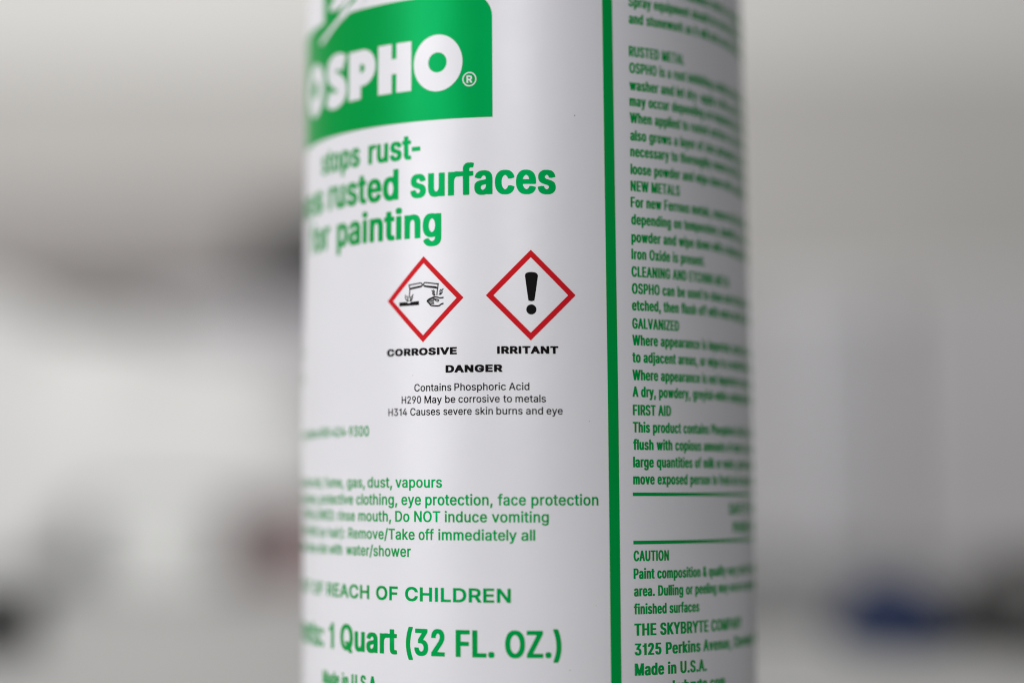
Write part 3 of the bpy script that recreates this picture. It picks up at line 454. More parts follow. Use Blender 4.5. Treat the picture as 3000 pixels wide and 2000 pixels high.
  'u': (0.799, [[331,-9,247,3,177,37,132,84,96,154,79,259,81,749,235,749,243,236,262,189,293,154,331,132,379,123,427,132,475,157,511,196,533,247,543,749,691,752,699,738,694,2,548,2,544,49,535,59,491,26,439,3]]),
  'v': (0.76, [[300,0,286,12,13,747,180,747,372,211,558,747,720,751,726,736,451,12,438,0]]),
  'y': (0.76, [[168,-277,72,-260,96,-146,108,-137,180,-144,220,-125,247,-90,284,15,15,727,16,750,168,752,180,746,372,212,561,750,720,751,723,727,382,-160,338,-219,300,-248,240,-271]]),
 },
 'safety': {
  ' ': (0.365, []),
  '(': (0.516, [[303,-181,279,-173,226,-65,185,38,153,153,125,338,128,522,150,672,183,810,226,937,279,1051,303,1057,435,1057,447,1052,450,1029,381,857,326,649,306,511,301,396,310,280,339,142,450,-169,435,-181]]),
  ')': (0.516, [[56,-181,32,-170,31,-158,98,4,143,142,171,280,180,430,169,568,140,718,93,880,31,1041,44,1056,188,1057,201,1052,214,1029,265,914,328,695,355,499,352,292,336,188,307,73,270,-31,204,-169,188,-181]]),
  ',': (0.365, [[56,-226,32,-214,32,-202,87,167,116,174,248,174,272,168,275,144,183,-214,164,-225]]),
  '-': (0.448, [[52,312,28,323,28,450,29,462,40,469,364,470,394,462,395,323,388,315]]),
  '.': (0.365, [[161,-8,103,4,68,38,55,73,57,130,77,170,113,196,149,203,209,200,245,183,276,142,282,107,278,61,259,27,233,4,197,-7]]),
  '/': (0.473, [[16,-144,-8,-133,-9,-121,280,1032,289,1043,304,1045,439,1043,448,1020,159,-132,140,-144]]),
  '0': (0.833, [[386,-13,302,-2,240,22,182,65,133,126,98,195,66,310,53,414,51,541,61,656,80,748,110,829,151,898,206,955,254,985,326,1007,410,1013,494,1003,557,979,618,933,664,875,699,806,727,714,746,575,748,460,738,345,719,253,690,172,650,103,594,45,542,14,470,-8],[379,137,410,135,447,149,482,175,516,218,557,333,571,472,565,621,533,748,508,794,470,836,434,858,398,867,362,857,326,835,290,794,266,748,237,644,227,529,234,379,266,253,314,177]]),
  '2': (0.833, [[103,0,79,12,78,116,85,127,456,554,511,638,525,680,530,727,522,773,495,819,448,853,391,867,342,853,295,816,270,773,257,692,247,685,91,686,82,692,84,750,102,830,140,899,172,934,211,965,259,990,319,1007,403,1013,475,1007,535,990,577,969,620,934,659,888,684,842,705,750,695,634,661,554,625,496,503,346,326,150,715,142,720,12,691,0]]),
  '3': (0.833, [[367,-13,247,6,187,31,139,64,92,114,72,149,49,218,43,276,54,287,67,288,214,287,227,276,236,230,259,191,307,154,356,137,391,134,439,144,487,170,514,195,538,241,546,299,534,356,509,402,475,432,427,456,367,467,259,468,246,472,242,483,245,598,454,852,103,854,89,863,89,990,115,1000,679,998,690,990,687,875,450,587,535,572,581,552,631,518,673,472,705,414,723,345,726,264,710,183,664,103,585,34,487,-3]]),
  '4': (0.833, [[480,0,463,12,462,196,48,201,37,208,36,323,402,992,420,1000,564,1000,581,992,580,969,242,358,252,347,456,347,462,358,466,634,635,634,638,358,648,347,756,342,762,335,761,208,744,200,640,196,636,9,620,0]]),
  '8': (0.833, [[382,-13,298,-4,244,11,178,44,134,80,97,126,74,172,60,230,58,299,67,356,95,425,130,473,188,518,190,529,132,587,100,656,90,760,99,817,117,863,169,933,238,981,322,1007,430,1012,514,998,584,967,649,910,685,852,706,760,697,656,664,587,607,529,610,518,670,470,709,414,734,345,740,253,731,195,707,137,674,91,634,54,586,24,526,2,466,-10],[360,137,430,136,490,159,530,195,556,253,556,310,533,368,486,414,418,442,358,436,298,405,262,366,241,310,241,253,266,195,305,160],[352,598,394,587,445,598,502,644,523,691,527,748,513,794,478,838,426,863,382,866,334,847,290,806,274,769,269,714,281,668,310,627]]),
  '9': (0.833, [[222,0,198,8,199,35,409,358,402,366,318,371,243,392,185,427,132,484,97,554,80,634,79,715,93,796,138,890,176,934,241,980,294,1001,354,1011,438,1012,498,1002,556,980,606,947,659,888,680,853,703,796,717,727,718,634,708,577,681,496,622,381,387,12,366,0],[364,508,414,502,475,531,515,577,542,657,538,727,519,784,468,842,402,868,354,856,304,819,270,765,256,703,261,634,282,579,318,535]]),
  ':': (0.365, [[161,-8,103,4,68,38,55,73,57,130,77,170,113,196,149,203,209,200,245,183,276,142,282,107,278,61,259,27,233,4,197,-7],[113,519,68,557,55,591,57,649,73,684,101,710,137,721,197,721,240,707,263,684,279,649,281,591,268,557,245,532,209,515,149,512]]),
  'A': (0.88, [[19,0,-5,12,-2,35,322,992,343,1000,511,998,520,992,850,12,823,0,667,5,578,265,271,268,175,2],[317,415,525,415,427,734,415,738]]),
  'D': (0.919, [[96,0,72,12,73,992,96,1000,444,999,540,984,624,954,689,911,754,842,795,773,828,680,847,542,845,427,828,323,784,208,736,139,691,93,624,49,564,24,432,1],[255,150,420,150,504,174,559,208,600,250,648,346,666,438,669,531,660,611,640,680,610,738,571,784,522,819,468,842,408,852,276,853,264,852,254,842]]),
  'E': (0.772, [[96,0,72,12,73,992,96,1000,684,996,691,980,690,865,684,857,264,852,254,842,254,588,264,580,636,579,652,577,661,554,661,450,658,438,648,433,264,432,254,427,254,162,255,150,264,147,684,145,694,139,695,127,695,12,672,0]]),
  'F': (0.757, [[96,0,72,12,73,992,96,1000,672,999,684,992,685,980,684,865,672,854,276,853,264,852,254,842,254,577,261,565,636,562,644,554,643,427,624,418,256,415,254,12,235,0]]),
  'I': (0.36, [[96,0,72,12,73,992,96,1000,240,999,253,992,254,980,253,12,235,0]]),
  'K': (0.857, [[96,0,72,12,73,992,108,1000,228,1000,253,992,254,611,264,589,612,995,816,997,823,992,823,969,471,565,821,35,825,12,804,0,648,0,624,8,348,424,336,419,254,323,252,9,235,0]]),
  'L': (0.727, [[96,0,72,12,73,992,96,1000,240,999,253,992,254,980,255,150,660,145,671,127,671,12,648,0]]),
  'M': (1.141, [[96,0,72,12,73,992,108,1000,276,1000,300,992,552,285,806,992,840,1000,1008,1000,1032,993,1032,8,1017,0,876,0,855,12,852,607,636,12,612,0,492,0,470,12,252,605,249,12,228,0]]),
  'N': (0.957, [[96,0,72,12,73,992,108,1000,252,1000,273,992,660,334,669,358,670,992,708,1000,828,1000,850,992,850,12,840,2,816,0,666,0,648,11,264,664,253,657,253,646,254,12,240,1]]),
  'O': (0.974, [[457,-13,361,-2,277,27,212,68,135,149,79,253,57,322,40,425,38,541,50,644,80,748,120,829,175,898,241,952,301,983,397,1009,481,1013,577,1003,661,974,733,928,805,852,851,771,883,679,900,575,902,460,888,345,862,253,821,172,768,103,709,54,637,15,553,-7],[418,149,469,140,524,149,574,172,621,206,660,253,691,310,721,437,718,587,700,668,674,725,637,777,591,817,541,845,481,860,433,856,390,840,337,808,301,774,267,725,241,668,220,564,222,414,255,299,289,241,320,206,367,172]]),
  'P': (0.818, [[96,0,72,12,73,992,96,1000,456,999,540,986,600,964,648,933,700,876,741,784,752,727,754,646,741,565,719,508,690,461,648,418,610,392,557,369,480,354,254,346,254,12,235,0],[254,508,276,497,432,499,480,512,528,545,564,611,572,692,552,772,513,819,473,842,432,852,262,853,254,842]]),
  'R': (0.825, [[96,0,72,12,73,992,96,1000,456,999,540,987,600,967,660,927,712,865,747,773,756,680,742,577,720,519,672,455,597,404,784,35,788,12,768,0,600,1,588,12,410,369,264,373,254,369,254,358,254,12,235,0],[254,531,276,521,444,524,499,542,540,574,568,634,573,703,555,773,518,819,477,842,432,852,262,853,254,842]]),
  'S': (0.821, [[382,-17,310,-12,238,4,178,30,130,64,79,122,61,157,39,226,33,283,41,295,58,297,211,295,233,226,256,191,302,157,370,135,430,136,478,151,524,180,554,214,570,249,575,283,568,318,546,352,466,402,262,466,166,514,95,583,73,629,61,675,58,744,74,825,112,894,142,926,202,970,274,998,346,1011,430,1012,550,991,609,963,658,925,715,848,737,779,739,721,718,714,574,715,562,721,541,790,514,821,454,855,394,865,334,853,273,813,240,756,241,698,262,664,310,627,574,535,634,504,681,468,724,410,744,364,753,260,748,214,723,145,693,99,646,53,598,23,538,0,466,-13]]),
  'T': (0.825, [[322,0,310,5,305,23,305,842,298,852,286,853,34,854,22,865,23,992,46,1000,754,999,768,992,769,980,769,865,754,853,490,851,486,12,466,0]]),
  'W': (1.244, [[259,0,239,12,-4,969,-4,992,31,1000,151,1000,178,992,343,318,511,996,679,1000,702,992,859,344,871,322,1030,992,1075,1000,1195,1000,1213,992,1213,969,967,10,950,0,799,0,775,4,769,12,607,657,440,12,422,0]]),
  'a': (0.72, [[272,-16,212,-11,152,6,108,30,71,65,37,123,24,169,20,238,28,295,64,365,128,411,200,436,404,468,439,480,451,503,441,561,404,605,344,624,296,613,260,593,200,519,152,519,56,550,39,561,38,572,86,664,120,699,164,727,272,761,344,765,416,760,500,735,548,705,583,664,613,607,627,514,626,7,608,0,476,0,455,7,452,31,380,-5],[259,134,296,126,332,130,370,146,404,170,430,203,448,249,451,330,440,336,296,312,249,295,217,272,199,238,200,192,222,157]]),
  'b': (0.782, [[383,-15,307,-4,239,36,230,8,215,1,83,0,60,8,59,976,59,988,71,999,215,1000,234,988,239,716,287,747,347,762,443,764,527,746,575,720,626,676,673,607,701,538,720,434,721,342,708,238,675,146,629,77,559,20,479,-9],[357,135,395,129,431,139,491,187,532,273,543,342,539,446,503,548,455,598,395,622,336,607,282,561,245,481,234,411,236,319,261,227,299,172]]),
  'c': (0.732, [[350,-15,278,-8,206,17,146,59,99,112,66,169,36,262,27,342,29,434,43,515,68,584,101,642,146,692,194,726,254,751,326,764,398,765,494,746,578,699,638,630,671,538,662,525,554,496,518,495,500,504,465,573,410,612,350,621,293,596,258,561,237,527,210,446,207,319,234,227,254,192,288,158,329,135,362,128,401,135,446,159,484,204,502,250,518,260,554,260,662,231,671,227,673,204,633,112,602,74,554,34,458,-7]]),
  'd': (0.782, [[326,-15,242,-3,182,24,120,77,73,146,40,238,27,342,32,469,55,561,95,642,122,676,170,718,218,744,290,762,386,764,446,752,506,718,513,734,514,988,530,1000,676,999,686,992,689,976,688,8,662,0,530,1,518,8,514,31,506,34,434,-6],[329,135,362,129,392,135,458,181,492,238,514,342,512,434,482,538,431,596,398,614,362,622,302,604,254,561,216,481,205,411,209,308,233,227,274,169]]),
  'e': (0.746, [[362,-15,290,-9,218,12,166,43,116,89,76,146,48,215,32,285,26,377,43,515,73,596,110,655,158,703,230,745,302,762,362,765,434,760,494,744,555,711,605,665,649,596,673,527,688,377,688,331,674,321,205,319,219,250,250,192,290,155,350,130,398,130,446,150,480,181,506,230,518,238,566,236,676,204,673,169,646,112,578,41,530,13,482,-4],[206,457,507,457,487,527,458,573,415,607,362,623,314,611,266,579,230,529]]),
  'f': (0.481, [[134,0,108,12,108,611,98,617,-19,623,-20,750,108,761,108,853,118,911,150,969,194,1007,230,1024,290,1038,410,1034,461,1015,461,992,429,888,326,890,297,865,285,830,284,761,290,757,410,756,434,750,436,634,433,623,422,618,302,618,284,611,284,12,266,0]]),
  'g': (0.783, [[338,-284,242,-272,146,-229,76,-157,56,-123,56,-99,148,-42,194,-38,209,-42,254,-100,302,-131,362,-144,418,-134,470,-104,501,-65,513,-19,512,50,506,55,462,27,422,15,290,12,194,40,158,62,110,106,55,200,32,292,29,442,50,546,86,627,122,675,172,719,242,752,314,765,398,763,458,748,506,719,530,755,682,753,691,742,691,4,675,-111,628,-192,566,-241,458,-277],[342,154,374,153,410,163,461,200,504,281,516,362,511,454,500,500,477,546,451,581,422,602,362,622,302,604,252,557,222,500,205,408,209,315,237,235,278,185]]),
  'h': (0.757, [[83,0,59,12,60,992,83,1000,215,1000,233,992,235,980,239,720,287,746,347,762,431,765,479,758,527,743,574,715,607,680,634,634,656,565,663,496,663,12,647,0,623,0,503,0,488,12,488,461,482,519,462,565,443,588,408,611,371,621,330,611,287,584,256,542,240,496,234,12,215,0]]),
  'i': (0.328, [[75,0,59,12,59,738,61,750,75,755,219,755,232,750,235,738,234,12,219,0],[99,841,62,865,42,899,41,957,56,992,81,1015,111,1026,171,1028,215,1015,240,992,255,957,255,911,242,876,220,853,195,841,147,836]]),
  'k': (0.705, [[83,0,59,12,60,992,83,1000,215,1000,233,992,235,980,239,495,470,750,503,756,647,756,666,750,668,727,395,427,686,35,690,12,671,0,491,4,275,296,263,302,235,265,234,12,215,0]]),
  'l': (0.272, [[53,0,29,12,29,992,53,1000,185,1000,205,992,206,980,206,12,185,0]]),
  'm': (1.109, [[83,0,59,12,61,750,83,756,215,755,229,750,239,723,275,746,323,763,431,766,467,759,511,738,563,682,611,726,659,751,719,766,803,767,851,760,899,741,959,693,998,623,1015,531,1016,23,1007,3,863,0,840,12,837,531,826,565,803,595,767,616,731,623,696,611,665,588,640,554,626,508,625,12,599,0,455,4,449,23,447,531,419,589,383,614,347,623,299,603,270,577,238,508,234,12,215,0]]),
  'n': (0.756, [[83,0,59,12,61,750,83,756,215,755,229,750,239,719,275,741,323,758,431,765,503,752,551,731,586,703,614,669,639,623,656,565,664,473,663,12,647,0,623,0,503,0,488,12,488,461,482,519,462,565,443,588,408,611,371,621,330,611,287,584,256,542,240,496,234,12,215,0]]),
  'o': (0.766, [[350,-15,278,-8,206,17,146,59,99,112,66,169,36,262,27,342,29,434,43,515,68,584,101,642,146,692,194,726,254,751,326,764,398,765,458,756,530,730,590,688,630,642,664,584,689,515,703,434,705,342,696,262,676,192,655,146,605,77,550,31,494,4,434,-11],[329,135,362,128,402,135,434,151,469,181,512,262,527,342,520,457,496,527,446,590,410,612,374,621,312,607,258,561,225,504,205,411,209,308,234,227,275,169]]),
  'p': (0.782, [[83,-269,59,-258,59,745,83,756,215,755,231,745,239,715,287,747,347,762,443,764,528,745,575,720,626,676,673,607,701,538,720,434,721,342,712,261,685,169,654,111,611,59,563,22,515,0,443,-14,347,-12,287,5,239,36,234,-258,215,-269],[358,134,383,129,419,135,455,153,485,180,503,204,528,261,543,342,539,446,503,549,455,598,395,622,335,607,287,568,256,515,234,411,236,319,261,227,302,169]]),
  'r': (0.491, [[83,0,59,12,61,750,83,756,215,755,229,750,239,729,275,749,323,763,457,761,463,750,463,634,457,611,359,614,323,604,269,565,243,519,235,461,234,12,215,0]]),
  's': (0.677, [[293,-15,197,0,113,43,77,77,55,112,36,158,29,205,41,216,140,238,191,238,237,158,276,135,329,126,377,139,419,169,437,204,432,238,417,262,380,285,185,340,113,383,85,411,60,457,49,515,50,573,62,619,89,665,119,700,161,729,257,760,389,763,462,746,535,700,581,639,605,560,597,550,497,525,449,525,401,598,365,621,329,627,281,614,245,588,226,550,232,515,252,492,281,474,473,419,550,377,583,342,607,296,617,243,615,181,603,135,584,100,545,54,509,27,413,-8]]),
  't': (0.435, [[290,-8,230,-3,182,11,146,33,109,73,93,108,81,166,79,615,2,618,-22,627,-23,742,-15,753,62,756,80,765,80,915,86,926,98,929,249,926,256,915,256,765,278,756,386,754,393,742,392,627,374,618,266,618,256,604,259,177,268,154,290,138,362,141,386,135,410,27,409,16,398,4]]),
  'u': (0.757, [[311,-10,239,-2,167,28,112,83,76,152,59,256,63,751,230,751,235,290,242,233,256,198,284,164,323,141,359,135,395,146,439,175,467,213,482,256,491,750,515,756,659,752,663,14,647,0,503,1,491,14,491,37,419,3]]),
  'v': (0.72, [[273,0,253,12,-3,727,-1,750,33,756,165,755,180,750,345,262,506,750,525,756,681,753,688,727,433,12,417,0]]),
  'w': (1.034, [[234,0,209,12,6,727,8,750,42,756,162,756,185,750,294,326,306,330,412,750,450,756,570,756,589,750,702,312,814,750,858,756,966,756,992,750,993,727,786,5,642,0,618,8,498,445,384,12,366,0]]),
  'y': (0.72, [[153,-274,93,-269,50,-251,74,-135,93,-122,165,-128,192,-112,222,-66,250,15,-3,742,2,752,21,756,178,752,345,263,509,752,681,753,689,729,372,-147,333,-208,285,-247,225,-269]]),
  'z': (0.704, [[64,0,39,12,40,116,391,600,376,609,61,611,50,623,52,750,76,756,616,751,620,634,274,150,604,146,628,140,628,7,604,0]]),
 },
 'heavy': {
  ' ': (0.47, []),
  'A': (1.122, [[23,0,-10,11,-9,67,402,986,431,1000,635,1000,659,994,1080,67,1081,11,1067,2,1043,0,863,0,839,8,731,256,347,258,335,246,237,11,215,1],[420,444,431,437,635,437,649,444,539,703,527,701]]),
  'C': (1.19, [[580,-12,460,-3,364,21,267,66,169,143,109,221,67,309,45,409,41,553,56,653,94,752,145,830,232,911,328,965,424,996,544,1011,664,1011,748,1000,832,978,904,947,980,896,1035,841,1082,763,1106,686,1102,642,1072,632,880,634,866,642,837,708,796,755,736,794,664,819,604,827,556,823,460,795,409,763,359,719,320,664,294,597,283,531,286,442,302,376,329,320,375,265,436,218,496,190,592,173,686,187,762,221,825,276,864,354,880,366,1084,367,1104,354,1106,320,1089,254,1048,176,1000,121,940,74,856,31,772,5,688,-9]]),
  'D': (1.172, [[120,0,96,4,84,23,86,986,96,996,120,1000,516,1000,648,991,792,955,912,889,953,853,1014,776,1055,687,1077,588,1080,455,1063,344,1030,255,979,178,924,123,852,75,756,35,684,17,552,1],[329,189,348,180,504,181,564,186,636,204,732,257,768,290,806,344,830,410,840,477,829,599,796,676,771,709,721,754,664,787,600,808,516,819,336,819,329,809]]),
  'E': (0.985, [[120,0,96,4,84,23,86,986,96,996,120,1000,840,1000,876,991,882,975,882,842,879,831,864,822,348,820,336,819,329,809,329,610,336,595,816,595,838,588,844,554,843,432,828,418,336,415,329,410,329,189,348,180,873,178,888,155,885,11,852,0]]),
  'F': (0.966, [[120,0,96,4,84,23,86,986,96,996,120,1000,828,1000,864,995,875,975,874,842,871,831,852,821,336,819,329,809,329,588,336,582,804,580,816,575,824,554,823,421,816,408,792,402,331,399,325,11,300,0]]),
  'H': (1.205, [[120,0,96,4,84,23,86,986,100,997,144,1000,300,1000,326,986,329,610,336,602,804,601,826,610,828,987,852,999,1056,997,1068,986,1071,964,1067,11,1056,3,1020,0,852,1,829,11,826,410,816,420,348,421,336,420,329,410,325,11,300,0]]),
  'I': (0.464, [[120,0,96,4,84,23,84,976,96,996,108,999,312,998,326,986,328,964,328,23,324,10,300,0]]),
  'K': (1.093, [[120,0,96,4,84,23,86,986,100,997,144,1000,300,1000,326,986,329,621,336,610,778,997,1020,1000,1044,993,1052,964,1045,931,619,554,1048,67,1049,11,1020,0,792,5,444,401,432,405,329,311,325,11,300,0]]),
  'L': (0.928, [[120,0,96,4,84,23,84,976,96,996,108,999,312,998,329,975,329,189,348,180,840,178,852,170,857,155,857,23,852,10,828,0]]),
  'N': (1.219, [[120,0,96,4,84,23,86,986,96,996,120,1000,324,1000,348,992,840,365,843,986,852,996,876,1000,1056,1000,1080,990,1085,953,1080,10,1056,0,852,0,817,11,336,633,329,621,326,11,300,0]]),
  'O': (1.241, [[580,-12,460,-3,364,21,267,66,169,143,109,221,67,309,45,409,41,553,57,653,94,752,146,830,220,902,328,965,424,996,544,1011,652,1011,766,996,868,963,952,917,1024,855,1084,776,1125,686,1147,586,1150,453,1134,343,1100,254,1043,165,976,100,892,48,796,11,688,-8],[559,176,628,175,712,196,805,254,848,298,881,354,903,420,910,475,907,553,891,619,873,664,833,719,796,754,736,793,676,816,616,826,556,823,496,809,443,786,382,741,342,697,309,642,283,531,283,464,294,398,345,298,387,254,436,219,496,190]]),
  'P': (1.043, [[120,0,96,4,84,23,86,986,96,996,120,1000,612,997,732,976,840,924,888,882,919,842,945,787,959,732,963,665,956,588,938,532,906,477,876,443,828,406,780,380,706,355,576,338,336,337,329,322,325,11,300,0],[329,521,540,518,600,528,648,550,690,588,717,654,711,709,688,754,636,795,576,814,336,820,329,809]]),
  'R': (1.053, [[120,0,96,4,84,23,86,986,96,996,120,1000,612,997,732,977,840,928,909,865,946,798,964,709,962,621,945,554,907,488,852,436,784,399,783,388,1001,67,1002,11,972,0,756,2,742,11,516,356,336,359,329,344,325,11,300,0],[330,543,552,541,600,549,648,567,689,599,714,643,719,687,701,743,655,787,588,813,528,820,336,820,329,809]]),
  'T': (1.052, [[417,0,393,4,380,23,380,809,369,820,33,824,21,842,23,986,33,996,57,1000,969,996,979,986,981,953,981,842,969,824,633,820,624,809,623,23,620,11,597,0]]),
  'U': (1.206, [[564,-15,420,-2,336,20,276,46,180,113,118,196,93,262,85,318,85,983,96,996,120,1000,300,1000,324,988,333,329,366,262,420,215,486,185,576,171,648,179,723,207,789,262,818,318,826,362,828,984,852,999,1056,997,1068,987,1071,972,1071,340,1062,262,1038,196,1009,152,960,99,852,33,732,-3]]),
 },
 'narrow': {
  ' ': (0.291, []),
  '&': (0.601, [[137,-5,81,20,35,64,-3,131,-23,211,-26,304,-7,398,28,465,89,545,54,612,30,692,27,839,53,920,80,959,113,986,179,1007,305,1006,364,986,406,945,439,879,453,799,450,732,428,652,381,571,332,518,361,463,515,466,553,451,546,318,508,184,586,37,587,10,543,0,361,7,263,-13],[222,157,235,150,246,157,272,184,272,197,207,319,193,328,185,238,203,184],[233,745,242,772,235,809]]),
  ',': (0.291, [[-12,-219,-23,-201,19,173,86,179,225,173,230,146,166,-214,128,-224]]),
  '-': (0.347, [[-16,315,-26,333,-22,466,54,474,264,473,308,466,306,317,264,310]]),
  '.': (0.291, [[44,-2,9,28,-8,82,-2,149,21,189,58,206,114,209,170,206,206,189,229,149,235,108,230,55,209,15,192,2,156,-7]]),
  '1': (0.419, [[134,8,129,678,3,691,-2,798,2,811,64,825,107,851,127,891,138,985,148,995,321,998,341,985,341,972,339,10,288,0]]),
  '2': (0.607, [[19,5,8,23,9,117,269,558,305,651,314,718,305,785,271,841,249,825,231,785,215,688,173,679,19,686,11,704,14,771,37,865,89,951,155,998,243,1013,369,1002,440,958,497,865,518,785,518,664,502,584,462,491,265,157,495,152,528,143,529,10,481,0]]),
  '3': (0.607, [[163,-5,93,27,33,91,-5,184,-15,278,9,292,180,291,197,278,217,197,249,157,261,151,271,157,303,197,321,251,324,304,313,371,295,411,247,455,219,464,149,465,120,478,122,598,259,839,233,848,25,852,15,865,16,986,51,1000,499,995,511,986,511,879,352,598,444,545,508,451,535,318,520,171,471,71,398,10,303,-12]]),
  '5': (0.607, [[168,-4,98,33,52,91,16,171,4,278,42,290,196,287,213,278,232,197,266,160,311,238,322,304,320,371,291,465,252,504,210,465,182,461,112,462,28,477,13,491,47,986,84,1000,490,996,504,986,504,865,494,852,252,844,245,839,233,678,350,667,395,652,447,612,484,558,518,465,531,384,531,278,512,171,466,77,432,37,392,9,308,-12]]),
  ';': (0.291, [[-12,-219,-23,-201,19,173,86,179,225,173,230,146,166,-214,128,-224],[44,519,17,547,2,601,8,667,30,703,58,720,100,725,184,721,213,707,238,667,245,627,241,574,221,534,206,520,170,509,86,508]]),
  'A': (0.639, [[-38,5,-46,10,-46,37,173,985,200,999,382,997,396,985,617,10,550,0,438,1,405,10,348,264,242,266,223,264,167,10,116,0],[258,424,312,424,284,543]]),
  'B': (0.611, [[14,5,4,23,4,985,24,998,84,1000,336,999,409,985,455,958,492,918,519,865,536,798,541,704,534,638,516,584,475,531,473,517,523,464,558,371,564,237,544,143,490,55,448,25,406,10,308,0],[216,157,266,153,308,168,335,197,351,237,354,304,336,371,307,411,266,431,216,424],[216,584,252,582,285,598,314,638,328,678,332,731,322,785,299,825,266,845,216,838]]),
  'C': (0.675, [[215,-3,136,37,84,91,19,224,-5,318,-17,425,-19,545,-6,678,37,825,72,892,130,959,187,993,243,1009,397,1008,481,977,551,910,611,785,630,665,579,653,453,654,425,661,400,745,361,812,327,841,313,843,285,823,232,745,197,612,193,438,219,291,256,211,313,158,343,171,378,211,404,264,419,331,435,344,615,344,631,331,623,264,606,197,569,117,495,32,439,2,383,-10,285,-12]]),
  'D': (0.666, [[14,5,4,23,4,985,24,998,84,1000,322,999,398,985,452,958,512,905,554,838,598,704,615,571,615,424,597,290,574,210,527,117,479,63,392,15,280,0],[216,157,252,156,289,170,324,197,362,250,393,344,407,464,401,611,377,718,350,771,316,811,275,838,238,847,216,838]]),
  'E': (0.566, [[14,5,4,23,4,985,42,1000,492,998,511,985,511,865,502,851,238,847,216,838,217,584,462,581,490,571,491,558,488,437,448,429,216,424,216,157,504,147,514,130,513,10,462,0]]),
  'F': (0.556, [[14,5,4,23,4,985,42,1000,490,998,507,985,507,865,498,851,238,847,216,838,216,571,434,568,476,559,477,424,434,415,216,411,214,10,168,0]]),
  'G': (0.687, [[229,-6,155,24,83,91,57,131,19,224,-6,318,-17,425,-19,545,-6,678,36,825,71,892,128,959,215,1004,285,1013,383,1010,467,985,509,955,551,910,607,799,631,665,579,654,425,661,397,745,358,812,313,843,285,824,232,745,197,612,193,438,223,278,257,210,313,158,327,157,360,184,394,238,417,304,426,371,299,374,270,384,273,518,341,526,593,525,633,518,636,371,628,278,604,184,565,104,481,21,427,-3,383,-11]]),
  'H': (0.683, [[14,5,4,23,4,985,42,1000,182,1000,210,991,216,598,238,588,364,588,400,598,400,985,434,1000,602,994,612,972,610,10,532,0,434,1,402,10,400,424,378,434,252,435,216,424,214,10,168,0]]),
  'I': (0.288, [[14,5,4,23,4,985,28,999,196,998,216,985,216,972,214,10,168,0]]),
  'K': (0.623, [[14,5,4,23,4,985,42,1000,182,1000,210,991,216,758,224,741,378,996,588,996,601,985,601,972,361,558,600,37,600,10,532,0,406,1,378,10,224,345,216,330,214,10,168,0]]),
  'L': (0.536, [[14,5,4,23,4,985,28,999,196,998,216,985,216,157,490,146,498,130,496,10,448,0]]),
  'M': (0.816, [[14,5,4,23,4,985,24,998,84,1000,224,999,248,985,364,510,378,483,500,985,532,1000,728,997,744,985,744,972,742,10,672,0,574,0,535,10,532,253,530,210,518,197,473,10,462,5,322,0,275,10,224,214,214,184,211,10,168,0]]),
  'N': (0.691, [[14,5,4,23,4,985,42,1000,196,1000,224,991,392,577,402,571,406,542,408,985,434,999,602,998,619,985,619,972,618,10,546,0,434,0,395,10,224,437,216,411,214,10,168,0]]),
  'O': (0.703, [[215,-3,136,37,84,91,19,224,-5,318,-17,425,-19,545,-6,678,37,825,72,892,130,959,215,1003,285,1012,383,1010,466,986,520,945,564,892,610,799,641,678,653,571,653,425,641,318,617,224,578,131,500,37,439,2,397,-8,285,-12],[294,171,313,158,327,160,369,196,396,238,428,331,444,465,440,598,419,705,371,799,347,825,313,842,275,812,232,745,201,638,191,531,195,411,211,318,248,224]]),
  'P': (0.597, [[14,5,4,23,4,985,24,998,84,1000,336,999,404,985,451,958,491,918,531,838,545,785,553,624,524,491,473,411,420,370,350,351,216,344,214,10,168,0],[216,504,265,504,302,531,326,571,341,638,342,704,329,771,296,825,252,846,216,838]]),
  'Q': (0.703, [[425,-86,412,-80,383,-13,215,-3,159,21,116,54,72,107,37,174,-6,321,-19,455,-17,575,-5,682,28,802,58,869,121,949,178,989,243,1009,397,1008,439,998,501,962,578,869,617,775,641,682,655,495,641,321,610,201,553,94,623,-53,624,-80,579,-90],[280,187,285,182,287,187,236,294,218,308,226,334,271,344,425,343,434,361,443,441,441,588,417,708,369,803,327,840,313,842,271,808,240,762,207,668,192,548,192,441,207,334,239,241]]),
  'R': (0.602, [[14,5,4,23,4,985,24,998,84,1000,336,999,407,985,462,953,503,905,524,865,549,771,555,664,542,558,512,477,448,397,575,37,575,10,504,0,392,0,355,10,238,356,224,371,216,357,214,10,168,0],[216,531,252,525,298,544,327,584,342,651,340,731,327,785,299,825,252,847,216,838]]),
  'S': (0.599, [[170,-10,86,26,32,87,3,140,-12,194,-22,287,16,302,156,302,184,295,216,194,237,167,268,147,310,180,333,220,343,260,341,314,325,354,296,385,120,474,36,554,0,648,-6,728,2,808,46,915,114,981,198,1010,351,1008,425,982,492,916,526,848,545,728,539,715,506,709,341,715,318,795,296,829,268,850,235,821,214,781,205,728,210,688,231,648,259,621,436,531,499,474,547,367,550,220,539,167,506,91,471,47,422,11,324,-15]]),
  'T': (0.602, [[177,4,164,10,162,23,162,838,135,847,-21,851,-30,865,-29,985,9,1000,544,998,564,985,564,865,555,851,401,847,373,838,372,10,331,0]]),
  'U': (0.684, [[210,-8,142,21,84,72,43,141,17,222,4,342,4,983,15,996,84,1000,196,998,216,983,218,315,251,208,280,171,308,152,336,171,365,208,398,315,400,983,411,996,434,1000,601,996,612,983,611,315,599,222,573,141,522,61,448,6,350,-15]]),
  'V': (0.639, [[186,5,177,10,-48,985,-28,998,32,1000,144,999,168,985,284,465,403,985,438,1000,606,996,619,985,619,972,397,10,354,0]]),
